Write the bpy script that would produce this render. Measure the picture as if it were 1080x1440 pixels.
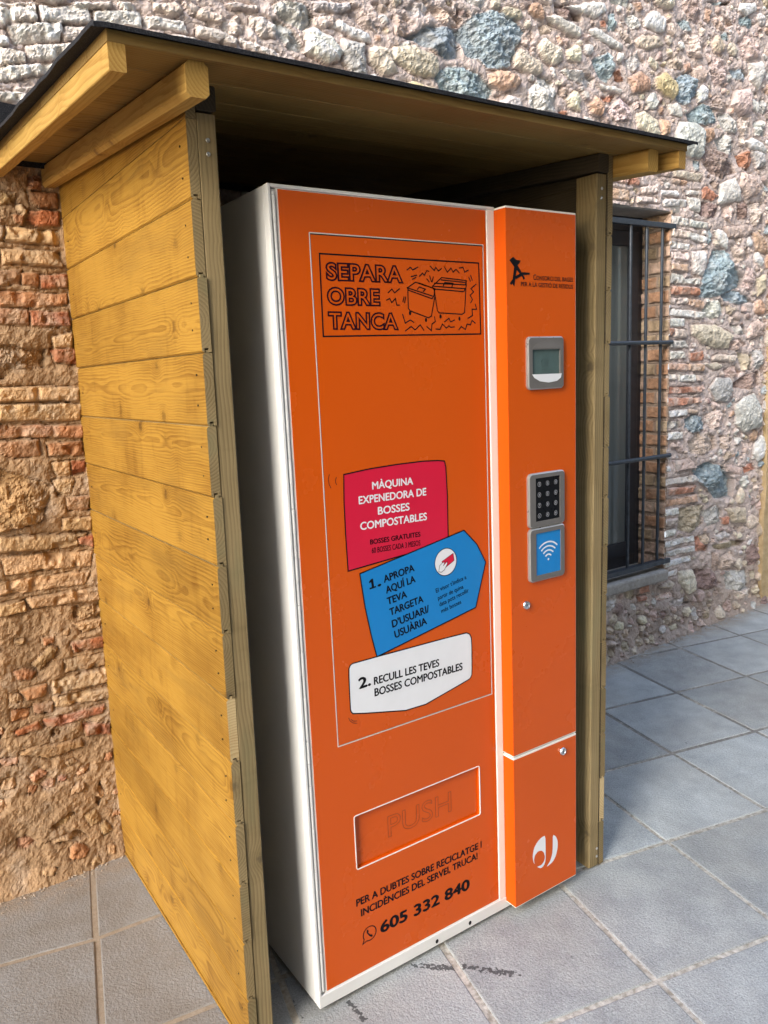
# Wooden shelter with an orange bag vending machine against an old stone wall
import bpy, bmesh, math, random
import numpy as np
from math import radians, sin, cos, pi, atan2, hypot
from mathutils import Vector, Matrix
from mathutils.geometry import tessellate_polygon

for _o in list(bpy.data.objects):
    bpy.data.objects.remove(_o, do_unlink=True)
SC = bpy.context.scene
COL = SC.collection

# ------------------------------------------------------------------ camera
cam_d = bpy.data.cameras.new('camera'); cam = bpy.data.objects.new('camera', cam_d); COL.objects.link(cam)
cam_d.sensor_fit = 'VERTICAL'; cam_d.sensor_height = 36; cam_d.lens = 27.7608
cam_d.clip_start = 0.02; cam_d.clip_end = 500
cam.matrix_world = Matrix([[0.82518, 0.131482, -0.549354, -0.728816], [-0.563275, 0.118521, -0.817725, -1.441933], [-0.042406, 0.984208, 0.171862, 1.453588], [0, 0, 0, 1]])
SC.camera = cam

# ------------------------------------------------------------------ light
SUN_AZ = radians(-114)      # direction to the sun, clockwise from +Y
SUN_EL = radians(31)
world = bpy.data.worlds.new("World"); SC.world = world; world.use_nodes = True
_nt = world.node_tree; _bg = _nt.nodes['Background']
_sky = _nt.nodes.new('ShaderNodeTexSky'); _sky.sky_type = 'NISHITA'; _sky.sun_disc = False
_sky.sun_elevation = SUN_EL; _sky.sun_rotation = SUN_AZ
_sky.air_density = 1.0; _sky.dust_density = 1.2; _sky.ozone_density = 1.0
_hs = _nt.nodes.new('ShaderNodeHueSaturation'); _hs.inputs['Saturation'].default_value = 0.80
_nt.links.new(_sky.outputs[0], _hs.inputs['Color']); _nt.links.new(_hs.outputs[0], _bg.inputs['Color'])
_bg.inputs['Strength'].default_value = 0.15
sun_d = bpy.data.lights.new('sun', 'SUN'); sun_d.energy = 0.5; sun_d.angle = radians(22); sun_d.color = (1.0, 0.965, 0.91)
sun = bpy.data.objects.new('sun', sun_d); COL.objects.link(sun)
_to = Vector((sin(SUN_AZ)*cos(SUN_EL), cos(SUN_AZ)*cos(SUN_EL), sin(SUN_EL)))
sun.rotation_euler = _to.to_track_quat('Z', 'Y').to_euler(); sun.location = (-3, -3, 4)
SC.view_settings.view_transform = 'Standard'; SC.view_settings.look = 'None'
SC.view_settings.exposure = 2.25; SC.view_settings.gamma = 1.0

# ------------------------------------------------------------------ node helpers
class NT:
    def __init__(s, name):
        s.m = bpy.data.materials.new(name); s.m.use_nodes = True
        s.t = s.m.node_tree; s.b = s.t.nodes['Principled BSDF']
    def n(s, typ, **kw):
        nd = s.t.nodes.new('ShaderNode' + typ)
        for k, v in kw.items():
            if k in nd.inputs.keys() and not hasattr(nd, k): nd.inputs[k].default_value = v
            else: setattr(nd, k, v)
        return nd
    def l(s, a, b): s.t.links.new(a, b)
    def val(s, x, sock):
        if isinstance(x, (int, float)): sock.default_value = x
        elif isinstance(x, tuple): sock.default_value = x
        else: s.l(x, sock)
    def math(s, op, a, b=None, c=None, clamp=False):
        nd = s.n('Math', operation=op, use_clamp=clamp); s.val(a, nd.inputs[0])
        if b is not None: s.val(b, nd.inputs[1])
        if c is not None: s.val(c, nd.inputs[2])
        return nd.outputs[0]
    def vmath(s, op, a, b=None):
        nd = s.n('VectorMath', operation=op); s.val(a, nd.inputs[0])
        if b is not None:
            if op == 'SCALE': s.val(b, nd.inputs['Scale'])
            else: s.val(b, nd.inputs[1])
        return nd.outputs['Value'] if op in ('LENGTH', 'DOT_PRODUCT') else nd.outputs[0]
    def noise(s, vec, scale, detail=3, rough=0.55, color=False, dist=0.0):
        nd = s.n('TexNoise'); s.l(vec, nd.inputs['Vector']); nd.inputs['Scale'].default_value = scale
        nd.inputs['Detail'].default_value = detail; nd.inputs['Roughness'].default_value = rough; nd.inputs['Distortion'].default_value = dist
        return nd.outputs['Color' if color else 'Fac']
    def mr(s, x, a, b, c=0.0, d=1.0, smooth=False):
        nd = s.n('MapRange', clamp=True); nd.interpolation_type = 'SMOOTHSTEP' if smooth else 'LINEAR'
        s.l(x, nd.inputs[0])
        for i, v in enumerate((a, b, c, d)): s.val(v, nd.inputs[1+i])
        return nd.outputs[0]
    def mix(s, f, a, b, mode='MIX'):
        nd = s.n('Mix', data_type='RGBA', blend_type=mode); s.val(f, nd.inputs[0])
        for v, k in ((a, 6), (b, 7)):
            if isinstance(v, tuple): nd.inputs[k].default_value = v if len(v) == 4 else v + (1,)
            else: s.l(v, nd.inputs[k])
        return nd.outputs[2]
    def bump(s, h, strength, dist, prev=None):
        nd = s.n('Bump'); nd.inputs['Strength'].default_value = strength; nd.inputs['Distance'].default_value = dist
        s.l(h, nd.inputs['Height'])
        if prev is not None: s.l(prev, nd.inputs['Normal'])
        return nd.outputs[0]
    def coord(s, k='Object'): return s.n('TexCoord').outputs[k]
    def out(s, color=None, rough=None, normal=None, metal=None, spec=None, coat=None):
        b = s.b
        if color is not None: s.val(color if not (isinstance(color, tuple) and len(color) == 3) else color + (1,), b.inputs['Base Color'])
        if rough is not None: s.val(rough, b.inputs['Roughness'])
        if normal is not None: s.l(normal, b.inputs['Normal'])
        if metal is not None: b.inputs['Metallic'].default_value = metal
        if spec is not None: b.inputs['Specular IOR Level'].default_value = spec
        if coat is not None: b.inputs['Coat Weight'].default_value = coat; b.inputs['Coat Roughness'].default_value = 0.08
        return s.m

def flat(name, col, rough=0.5, metal=0.0, spec=0.5, coat=0.0, var=0.06, sc=14):
    """a plain paint / metal / print with a little unevenness"""
    t = NT(name); P = t.coord('Object')
    f = t.noise(P, sc, 4)
    c = t.mix(t.mr(f, .3, .7), tuple(x*(1-var) for x in col), tuple(min(1, x*(1+var)) for x in col))
    r = t.mr(t.noise(P, sc*3, 3), .3, .7, max(.02, rough-.06), rough+.06)
    t.out(c, r, None, metal, spec, coat)
    return t.m

def wood(name, light, dark, knot, ring=170.0, stain=None, stain_amt=0.0, rough=0.62, contrast=1.0, kn=1.0):
    """solid wood: growth rings round the pith of each timber, read in timber coordinates (attribute gr)"""
    t = NT(name); at = t.n('Attribute', attribute_name='gr'); P = at.outputs['Vector']
    st = t.n('Mapping'); st.inputs['Scale'].default_value = (0.55, 1, 1); t.l(P, st.inputs['Vector']); PS = st.outputs[0]
    warp = t.noise(PS, 3.2, 3, .5, True)
    w2 = t.vmath('SCALE', t.vmath('SUBTRACT', warp, (0.5, 0.5, 0.5)), 0.055)
    # knots
    km = t.n('Mapping'); km.inputs['Scale'].default_value = (9.0, 6.5, 9.5); t.l(P, km.inputs['Vector'])
    vo = t.n('TexVoronoi', feature='F1'); vo.inputs['Scale'].default_value = 1.0; t.l(km.outputs[0], vo.inputs['Vector'])
    kd = vo.outputs['Distance']; cs = t.n('SeparateColor'); t.l(vo.outputs['Color'], cs.inputs[0])
    on = t.mr(cs.outputs[0], 1.0-.75*kn, 1.0, 0, 1)
    hump = t.math('MULTIPLY', t.math('MULTIPLY', t.math('POWER', 2.718, t.math('MULTIPLY', t.math('MULTIPLY', kd, kd), -16.0)), on), 0.020)
    sp = t.n('SeparateXYZ'); t.l(t.vmath('ADD', P, w2), sp.inputs[0])
    r = t.math('SQRT', t.math('ADD', t.math('MULTIPLY', sp.outputs[1], sp.outputs[1]), t.math('MULTIPLY', sp.outputs[2], sp.outputs[2])))
    r = t.math('ADD', r, hump)
    fr = t.math('FRACT', t.math('MULTIPLY', r, ring))
    prof = t.mr(fr, 0.15, 0.92, 0, 1, True)
    prof = t.math('MULTIPLY', prof, t.mr(fr, 0.92, 1.0, 1, 0))
    fm = t.n('Mapping'); fm.inputs['Scale'].default_value = (9, 420, 420); t.l(P, fm.inputs['Vector'])
    fib = t.noise(fm.outputs[0], 1.0, 2)
    big = t.noise(PS, 7.0, 3)
    hm = t.n('Mapping'); hm.inputs['Scale'].default_value = (26, 7, 7); t.l(P, hm.inputs['Vector'])
    fig = t.mr(t.noise(hm.outputs[0], 1.0, 3, .55), .54, .74, 0, .27)            # cross figure and drag marks
    k = t.math('ADD', t.math('MULTIPLY', prof, .62*contrast), t.math('MULTIPLY', t.math('SUBTRACT', fib, .5), .75))
    k = t.math('ADD', k, fig)
    k = t.math('ADD', k, t.mr(big, .33, .68, -.22, .34), None, True)
    c = t.mix(k, light, dark)
    if stain is not None:
        sm = t.n('Mapping'); sm.inputs['Scale'].default_value = (2.2, 9, 9); t.l(P, sm.inputs['Vector'])
        c = t.mix(t.mr(t.noise(sm.outputs[0], 1.4, 4, .6), .50, .72, 0, stain_amt, True), c, stain)
    kd = t.math('ADD', kd, t.math('MULTIPLY', t.math('SUBTRACT', t.noise(P, 90, 3), .5), .16))
    core = t.math('MULTIPLY', t.mr(kd, .07, .15, 1, 0, True), on)
    ringk = t.math('MULTIPLY', t.mr(kd, .15, .34, 1, 0, True), on)
    c = t.mix(t.math('MULTIPLY', ringk, .38), c, dark); c = t.mix(t.math('MULTIPLY', core, .8), c, knot)
    c = t.mix(1.0, c, t.mix(t.mr(t.noise(P, .55, 1), .3, .7), (.80, .78, .74), (1.16, 1.17, 1.20)), 'MULTIPLY')      # each board has its own tone
    n = t.bump(t.math('ADD', t.math('MULTIPLY', prof, .5), fib), .22, .0012)
    t.out(c, t.mr(fib, .3, .7, rough-.08, rough+.1), n, 0, .22)
    return t.m

def satin(name, col):
    """printed vinyl: satin, a little dust and wiping in the gloss"""
    t = NT(name); P = t.coord('Object')
    n1 = t.noise(P, 3.5, 5, .6); n2 = t.noise(P, 60, 4, .6); mp_ = t.n('Mapping'); mp_.inputs['Scale'].default_value = (30, 30, 3); t.l(P, mp_.inputs['Vector']); n3 = t.noise(mp_.outputs[0], 1.0, 4, .6)
    c = t.mix(t.mr(n1, .3, .7), tuple(x*.98 for x in col), tuple(x*1.02 for x in col))
    c = t.mix(t.mr(n2, .62, .80, 0, .015), c, (.55, .42, .33))
    t.out(c, t.mr(n1, .3, .7, .22, .30), None, 0, .38, .05); return t.m

M = {}
M['honey'] = wood('honey_stained_pine', (.350, .186, .028), (.150, .062, .007), (.055, .024, .006), 200, (.215, .115, .022), .45, .5, .75, 1.25)
M['honey_deck'] = wood('honey_deck_pine', (.31, .195, .06), (.20, .11, .028), (.12, .06, .02), 120, (.22, .15, .05), .5, .6)
M['rafter'] = wood('pale_rafter_pine', (.46, .28, .075), (.31, .165, .035), (.16, .08, .03), 150, (.45, .30, .08), .3, .6)
M['treated'] = wood('green_treated_pine', (.30, .222, .108), (.17, .120, .052), (.08, .06, .035), 160, (.20, .18, .09), .5, .68)
M['inner'] = wood('shade_darkened_inside_pine', (.075, .058, .036), (.045, .034, .02), (.02, .015, .01), 160)  # treated pine darkened: the shelter's inside shade is put into this colour
M['fresh'] = wood('fresh_cut_pine', (.60, .46, .24), (.42, .28, .12), (.12, .08, .04), 150)
M['orange'] = satin('orange_vinyl', (.62, .088, .001))
M['orange_side'] = flat('orange_vinyl_edge', (.62, .085, .002), .6, 0, .12, .0, .03, 5)
M['white'] = flat('white_powder_coat', (.74, .73, .69), .42, 0, .45, 0, .04, 7)
M['white_edge'] = flat('white_trim', (.84, .80, .72), .4, 0, .45, 0, .03, 9)
M['black'] = flat('black_print', (.004, .004, .006), .5, 0, .15, 0, .1)
M['darkred'] = flat('dark_red_print', (.022, .002, .006), .5, 0, .15, 0, .1)
M['dkorange'] = flat('dark_orange_line', (.20, .030, .006), .5, 0, .3, 0, .1)
M['red'] = flat('crimson_print', (.64, .006, .040), .34, 0, .45, .15, .03)
M['blue'] = flat('sky_blue_print', (.005, .21, .55), .34, 0, .45, .15, .03)
M['wprint'] = flat('white_print', (.78, .79, .80), .36, 0, .45, .1, .03)
M['trimline'] = flat('dull_white_edge', (.60, .54, .46), .5, 0, .3, 0, .1, 9)
M['gap'] = flat('dark_gap', (.02, .014, .010), .8)
M['felt'] = None
M['alu'] = flat('satin_grey_metal', (.185, .172, .158), .45, .35, .5, 0, .06, 40)
M['alu_lt'] = flat('bright_metal_edge', (.42, .40, .37), .32, .6, .5, 0, .03, 20)
M['chrome'] = flat('chrome', (.72, .71, .69), .16, 1.0)
M['screen'] = flat('grey_green_display', (.075, .12, .115), .16, 0, .5, .3, .12, 20)
M['glyph'] = flat('dim_display_segment', (.03, .055, .055), .3)
M['keyface'] = flat('black_glass', (.005, .005, .006), .3, 0, .2, 0, .1)
M['keyline'] = flat('grey_key_print', (.50, .50, .52), .4)
M['dgreyp'] = flat('dark_grey_plastic', (.16, .15, .14), .4)
M['iron'] = flat('dark_blue_grey_paint', (.045, .054, .066), .42, .2, .5, 0, .25, 40)
M['framem'] = flat('anthracite_aluminium', (.035, .037, .045), .4, .3, .5, 0, .12, 30)
M['screw'] = flat('zinc_screw', (.55, .54, .50), .3, .9)

M['nail'] = flat('dark_nail_head', (.05, .035, .02), .5, .5)
def felt_mat():
    t = NT('black_roofing_felt'); P = t.coord('Object')
    n = t.noise(P, 420, 2); c = t.mix(t.mr(n, .45, .75), (.010, .010, .012), (.05, .05, .055))
    t.out(c, .88, t.bump(n, .6, .002), 0, .25); return t.m
M['felt'] = felt_mat()

def glass_mat():
    t = NT('window_glass'); t.out((.16, .18, .175), .03, None, 0, .5)
    t.b.inputs['Transmission Weight'].default_value = .25; t.b.inputs['IOR'].default_value = 1.45
    return t.m
M['glass'] = glass_mat()

def wall_mat():
    t = NT('old_rubble_masonry'); P = t.coord('Object')
    at = t.n('Attribute', attribute_name='col'); c = at.outputs['Color']
    n1 = t.noise(P, 38, 5, .62); n2 = t.noise(P, 150, 4, .6); n3 = t.noise(P, 11, 4)
    v = t.math('ADD', t.math('MULTIPLY', t.math('SUBTRACT', n1, .5), 1.1), t.math('MULTIPLY', t.math('SUBTRACT', n2, .5), .95))
    c = t.mix(1.0, c, t.mix(t.mr(v, -.5, .5), (.68, .66, .65), (1.28, 1.28, 1.27)), 'MULTIPLY')
    c = t.mix(t.mr(n3, .52, .75, 0, .35), c, (.52, .46, .39))
    c = t.mix(t.mr(n2, .68, .80, 0, .35), c, (.16, .12, .09))
    b = t.bump(n1, .48, .008); b = t.bump(n2, .6, .0035, b)
    t.out(c, .9, b, 0, .2); return t.m
M['wall'] = wall_mat()

def stone_plain(name, a, b, sc=60, bs=.5, bd=.004, rough=.88):
    t = NT(name); P = t.coord('Object')
    n1 = t.noise(P, sc, 5, .65); n2 = t.noise(P, sc*.14, 4)
    c = t.mix(t.mr(n1, .3, .7), a, b); c = t.mix(t.mr(n2, .5, .72, 0, .5), c, tuple(x*.6 for x in a))
    t.out(c, rough, t.bump(n1, bs, bd), 0, .25); return t.m
M['concrete'] = stone_plain('grey_concrete', (.30, .28, .25), (.44, .41, .37))
M['lintel'] = stone_plain('grey_lintel', (.34, .31, .27), (.46, .43, .38), 40)
M['beige'] = stone_plain('beige_render', (.46, .33, .17), (.60, .46, .27), 34)
M['plaster'] = stone_plain('white_plaster', (.66, .66, .63), (.76, .76, .73), 50)
M['curtain'] = stone_plain('grey_blind', (.13, .15, .14), (.20, .22, .205), 6, .05)
M['grit'] = stone_plain('wall_grit', (.30, .23, .16), (.50, .42, .33), 90)

def paving_mat():
    t = NT('grey_concrete_paving'); P = t.coord('Object'); at = t.n('Attribute', attribute_name='col')
    sp = t.n('SeparateXYZ'); t.l(P, sp.inputs[0]); X, Y = sp.outputs[0], sp.outputs[1]
    n1 = t.noise(P, 260, 3, .6); n2 = t.noise(P, 9, 5, .6); n3 = t.noise(P, 2.2, 4, .6); n4 = t.noise(P, 90, 3, .6)
    vo = t.n('TexVoronoi', feature='F1'); vo.inputs['Scale'].default_value = 130; t.l(t.vmath('ADD', P, t.vmath('SCALE', t.noise(P, 60, 2, .5, True), .012)), vo.inputs['Vector'])
    c = t.mix(1.0, at.outputs['Color'], t.mix(t.mr(n1, .28, .72), (.60, .60, .60), (1.36, 1.36, 1.36)), 'MULTIPLY')
    c = t.mix(1.0, c, t.mix(t.mr(n2, .3, .7), (.78, .78, .79), (1.16, 1.16, 1.14)), 'MULTIPLY')
    c = t.mix(t.mr(n3, .45, .7, 0, .35), c, (.27, .245, .205))
    # ochre dust washed off the mud mortar, beside the wall and on the left
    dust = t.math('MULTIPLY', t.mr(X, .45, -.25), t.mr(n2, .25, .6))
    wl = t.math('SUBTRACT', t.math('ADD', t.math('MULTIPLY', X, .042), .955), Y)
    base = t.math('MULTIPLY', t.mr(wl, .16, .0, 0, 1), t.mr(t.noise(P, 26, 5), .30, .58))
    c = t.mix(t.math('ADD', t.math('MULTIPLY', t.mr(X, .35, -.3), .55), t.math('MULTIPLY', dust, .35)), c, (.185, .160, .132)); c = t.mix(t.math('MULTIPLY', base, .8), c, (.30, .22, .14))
    c = t.mix(t.mr(t.noise(P, 1.3, 5, .65), .54, .72, 0, .30, True), c, (.19, .19, .185))
    c = t.mix(t.mr(t.noise(P, 33, 2, .5), .74, .78, 0, .7), c, (.10, .10, .10))
    # dark rubber scuffs left on the slabs
    def scuff(ax, ay, bx, by, w, cover):
        dx, dy = bx-ax, by-ay; L = hypot(dx, dy); ux, uy = dx/L, dy/L
        u = t.math('ADD', t.math('MULTIPLY', t.math('SUBTRACT', X, ax), ux), t.math('MULTIPLY', t.math('SUBTRACT', Y, ay), uy))
        v = t.math('ABSOLUTE', t.math('ADD', t.math('MULTIPLY', t.math('SUBTRACT', X, ax), -uy), t.math('MULTIPLY', t.math('SUBTRACT', Y, ay), ux)))
        m = t.math('MULTIPLY', t.mr(v, w*.35, w, 1, 0), t.math('MULTIPLY', t.mr(u, -w, w), t.mr(u, L-w, L+w, 1, 0)))
        thr = t.math('SUBTRACT', 1.0, t.math('MULTIPLY', m, cover))
        return t.math('MULTIPLY', t.math('GREATER_THAN', t.math('ADD', t.math('MULTIPLY', t.mr(n4, .3, .7), .75), t.math('MULTIPLY', t.mr(n2, .3, .7), .25)), thr), t.mr(m, 0, .2))
    for s_ in SCUFFS:
        c = t.mix(t.math('MULTIPLY', scuff(*s_), .78), c, (.018, .017, .018))
    h = t.math('ADD', t.math('MULTIPLY', vo.outputs['Distance'], .8), n1)
    t.out(c, t.mr(n1, .3, .7, .62, .85), t.bump(h, .55, .0028), 0, .35)
    return t.m

# ------------------------------------------------------------------ object helpers
def link(o, parent=None):
    COL.objects.link(o)
    if parent is not None: o.parent = parent
    return o
def tag(o, label=None, cat=None, group=None, kind=None):
    if label: o['label'] = label
    if cat: o['category'] = cat
    if group: o['group'] = group
    if kind: o['kind'] = kind
    return o
def thing(name, label, cat, loc=(0, 0, 0), group=None):
    o = bpy.data.objects.new(name, None); o.empty_display_size = .1; o.location = loc
    return tag(link(o), label, cat, group)
class MB:
    """gathers vertices, faces, timber coordinates and material slots of ONE mesh"""
    def __init__(s): s.v = []; s.f = []; s.g = []; s.m = []; s.mats = []
    def mat(s, m):
        if m not in s.mats: s.mats.append(m)
        return s.mats.index(m)
    def add(s, vs, fs, m, gr=None):
        o = len(s.v); s.v += [tuple(v) for v in vs]; mi = s.mat(m) if not isinstance(m, list) else None
        for k, f in enumerate(fs):
            s.f.append([o+i for i in f]); s.m.append(mi if mi is not None else s.mat(m[k]))
            s.g += [gr[i] if gr else (0, 0, 0) for i in f]
    def box(s, x0, x1, y0, y1, z0, z1, m):
        s.add([(x, y, z) for z in (z0, z1) for y in (y0, y1) for x in (x0, x1)],
              [(0, 2, 3, 1), (4, 5, 7, 6), (0, 1, 5, 4), (2, 6, 7, 3), (0, 4, 6, 2), (1, 3, 7, 5)], m)
    def build(s, name, parent=None, smooth=False, bevel=0.0, seg=2):
        me = bpy.data.meshes.new(name); me.from_pydata(s.v, [], s.f)
        for m in s.mats: me.materials.append(M[m])
        me.polygons.foreach_set('material_index', s.m)
        if any(g != (0, 0, 0) for g in s.g):
            a = me.attributes.new('gr', 'FLOAT_VECTOR', 'CORNER'); a.data.foreach_set('vector', np.array(s.g, dtype=np.float32).ravel())
        if bevel > 0:
            bm = bmesh.new(); bm.from_mesh(me)
            bmesh.ops.bevel(bm, geom=[e for e in bm.edges if len(e.link_faces) == 2 and e.calc_face_angle(0) > .6], offset=bevel, segments=seg, affect='EDGES', profile=.5, clamp_overlap=True)
            bm.to_mesh(me); bm.free()
        if smooth: me.polygons.foreach_set('use_smooth', [True]*len(me.polygons))
        me.update()
        return link(bpy.data.objects.new(name, me), parent)

RND = random.Random(7)
def timber(mb, O, ex, ey, ez, L, W, H, m, mend=None, ch=.003, pith=None, slope=None):
    """a sawn timber with chamfered arrises: length L on ex, width W on ey, height H on ez"""
    O, ex, ey, ez = Vector(O), Vector(ex), Vector(ey), Vector(ez)
    prof = [(ch, 0), (W-ch, 0), (W, ch), (W, H-ch), (W-ch, H), (ch, H), (0, H-ch), (0, ch)]
    py, pz = pith or (RND.uniform(-.08, .14), RND.uniform(.03, .12)*RND.choice((-1, 1)))
    off = RND.uniform(0, 40); n = 8
    vs = []; gr = []
    for u in (0, L):
        for a, b in prof:
            vs.append(O + ex*u + ey*a + ez*b); gr.append((u+off, a-py, b-pz))
    fs = [(i, (i+1) % n, n+(i+1) % n, n+i) for i in range(n)] + [tuple(range(n-1, -1, -1)), tuple(range(n, 2*n))]
    mb.add(vs, fs, [m]*n + [mend or m]*2, gr)

def plate_mesh(mb, outer, holes, y0, y1, m, mside=None):
    """flat plate in the x-z plane between depths y0 (front) and y1, with holes"""
    loops = [list(outer)] + [list(h) for h in holes]
    flatv = [p for lp in loops for p in lp]; n = len(flatv)
    tris = tessellate_polygon([[Vector((p[0], p[1], 0)) for p in lp] for lp in loops])
    vs = [(p[0], y0, p[1]) for p in flatv]; fs = []; ms = []
    for t in tris:
        a, b, c = (flatv[i] for i in t)
        ar = (b[0]-a[0])*(c[1]-a[1])-(b[1]-a[1])*(c[0]-a[0])
        if abs(ar) < 1e-12: continue
        fs.append(tuple(t) if ar > 0 else tuple(reversed(t))); ms.append(m)
    if y1 is not None:
        vs += [(p[0], y1, p[1]) for p in flatv]; o = 0
        for li, lp in enumerate(loops):
            k = len(lp); ar = sum(lp[i][0]*lp[(i+1) % k][1]-lp[(i+1) % k][0]*lp[i][1] for i in range(k))
            ccw = (ar > 0) == (li == 0)
            for i in range(k):
                a, b = o+i, o+(i+1) % k
                fs.append((a, n+a, n+b, b) if ccw else (b, n+b, n+a, a)); ms.append(mside or m)
            o += k
    mb.add(vs, fs, ms)
def rrect(x0, x1, z0, z1, r, k=6):
    pts = []
    for cx, cz, a0 in ((x1-r, z0+r, -90), (x1-r, z1-r, 0), (x0+r, z1-r, 90), (x0+r, z0+r, 180)):
        for i in range(k+1):
            a = radians(a0 + 90*i/k); pts.append((cx+r*cos(a), cz+r*sin(a)))
    return pts
def rect(x0, x1, z0, z1): return [(x0, z0), (x1, z0), (x1, z1), (x0, z1)]
def ell(cx, cz, rx, rz, k=28): return [(cx+rx*cos(2*pi*i/k), cz+rz*sin(2*pi*i/k)) for i in range(k)]
def stroke(mb, pts, w, y, m, closed=False, caps=True):
    """mitred ribbon of width w along pts"""
    P = [np.array(p, float) for p in pts]; n = len(P); h = w/2
    if not closed and caps:
        for a, b in ((0, 1), (n-1, n-2)):
            d = P[a]-P[b]; P[a] = P[a]+d/max(1e-9, np.hypot(*d))*h*.6
    L = []; R = []
    for i in range(n):
        if closed: a, b = P[i-1], P[(i+1) % n]
        else: a, b = P[max(i-1, 0)], P[min(i+1, n-1)]
        d1 = P[i]-a; d2 = b-P[i]
        if np.hypot(*d1) < 1e-9: d1 = d2
        if np.hypot(*d2) < 1e-9: d2 = d1
        d1 = d1/np.hypot(*d1); d2 = d2/np.hypot(*d2); n1 = np.array((-d1[1], d1[0])); n2 = np.array((-d2[1], d2[0]))
        mi = n1+n2; ln = np.hypot(*mi)
        mi = n1 if ln < .35 else mi/ln
        k = h/max(.42, float(mi@n1)); L.append(P[i]+mi*k); R.append(P[i]-mi*k)
    vs = []
    for a, b in zip(L, R): vs += [(a[0], y, a[1]), (b[0], y, b[1])]
    fs = [(2*i, 2*i+1, 2*((i+1) % n)+1, 2*((i+1) % n)) for i in range(n if closed else n-1)]
    mb.add(vs, fs, m)
def chaikin(pts, k=1, q=.25):
    for _ in range(k):
        o = []
        for i in range(len(pts)):
            a, b = pts[i], pts[(i+1) % len(pts)]
            o += [(a[0]*(1-q)+b[0]*q, a[1]*(1-q)+b[1]*q), (a[0]*q+b[0]*(1-q), a[1]*q+b[1]*(1-q))]
        pts = o
    return pts
def inset(pts, d):
    """shrink a closed counter-clockwise or clockwise loop by d"""
    n = len(pts); ar = sum(pts[i][0]*pts[(i+1) % n][1]-pts[(i+1) % n][0]*pts[i][1] for i in range(n)); s = 1 if ar > 0 else -1
    out = []
    for i in range(n):
        p0, p1, p2 = (np.array(pts[j % n], float) for j in (i-1, i, i+1))
        d1 = p1-p0; d2 = p2-p1; d1 /= max(1e-9, np.hypot(*d1)); d2 /= max(1e-9, np.hypot(*d2))
        n1 = np.array((-d1[1], d1[0])); n2 = np.array((-d2[1], d2[0])); m = n1+n2; m /= max(1e-9, np.hypot(*m))
        q = p1 + s*m*d/max(.35, float(m@n1)); out.append((q[0], q[1]))
    return out

# lettering: built-in font turned to mesh and laid along a baseline
_TXT = {}
def text_mesh(s, bold, outline):
    key = (s, bold, outline)
    if key in _TXT: return _TXT[key]
    cu = bpy.data.curves.new('t', 'FONT'); cu.body = s; cu.size = 1.0; cu.resolution_u = 4; cu.offset = bold
    cu.space_character = 1.0 + bold*2.2
    if outline: cu.fill_mode = 'NONE'; cu.bevel_depth = outline; cu.bevel_resolution = 1
    o = bpy.data.objects.new('t', cu); COL.objects.link(o)
    dg = bpy.context.evaluated_depsgraph_get(); me = bpy.data.meshes.new_from_object(o.evaluated_get(dg))
    V = np.array([v.co[:] for v in me.vertices]); F = [tuple(p.vertices) for p in me.polygons]
    bpy.data.objects.remove(o, do_unlink=True); bpy.data.curves.remove(cu); bpy.data.meshes.remove(me)
    _TXT[key] = (V, F); return V, F
def put_text(mb, s, p0, p1, cap, y, m, bold=.0, outline=0.0, heavy=0):
    if heavy:        # a heavier weight: a few overprints a hair apart
        ux, uz = (p1[0]-p0[0]), (p1[1]-p0[1]); L = hypot(ux, uz); ux, uz = ux/L, uz/L; e = heavy*cap
        for k, (a, b_) in enumerate(((-.5, .0), (.5, .0), (0, .35), (0, -.35))):
            dx, dz = e*(a*ux-b_*uz), e*(a*uz+b_*ux)
            put_text(mb, s, (p0[0]+dx, p0[1]+dz), (p1[0]+dx, p1[1]+dz), cap, y-.00006*k, m, bold)
        return
    V, F = text_mesh(s, bold, outline)
    H, _ = text_mesh('H', bold, outline); h = H[:, 1].max()-H[:, 1].min(); base = H[:, 1].min()
    x0, x1 = V[:, 0].min(), V[:, 0].max(); L = hypot(p1[0]-p0[0], p1[1]-p0[1]); a = atan2(p1[1]-p0[1], p1[0]-p0[0])
    sx = L/(x1-x0); sy = cap/h
    U = (V[:, 0]-x0)*sx; W = (V[:, 1]-base)*sy
    vs = [(p0[0]+u*cos(a)-w*sin(a), y-(abs(q)*.0 if not outline else q*.004), p0[1]+u*sin(a)+w*cos(a)) for u, w, q in zip(U, W, V[:, 2])]
    mb.add(vs, F, m)

# ------------------------------------------------------------------ baked measurements (metres / millimetres)
RED = [(0.1396, 1.2456), (0.2042, 1.251), (0.2784, 1.2536), (0.3503, 1.2538), (0.3961, 1.2512), (0.4147, 1.248), (0.4183, 1.2337), (0.4206, 1.168), (0.4194, 1.054), (0.138, 1.0329), (0.1363, 1.1156), (0.1367, 1.1894)]
BLUE = [(0.1671, 1.0218), (0.4678, 1.0756), (0.5072, 1.0354), (0.5346, 0.986), (0.4993, 0.8766), (0.2022, 0.8208), (0.1899, 0.873), (0.1768, 0.9428)]
WHITE = [(0.1258, 0.8094), (0.131, 0.8187), (0.1395, 0.8213), (0.4657, 0.8189), (0.4782, 0.8125), (0.4842, 0.7984), (0.4827, 0.7085), (0.4772, 0.6979), (0.4668, 0.6944), (0.3073, 0.6626), (0.1326, 0.7021), (0.1267, 0.7086), (0.125, 0.7161)]
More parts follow.
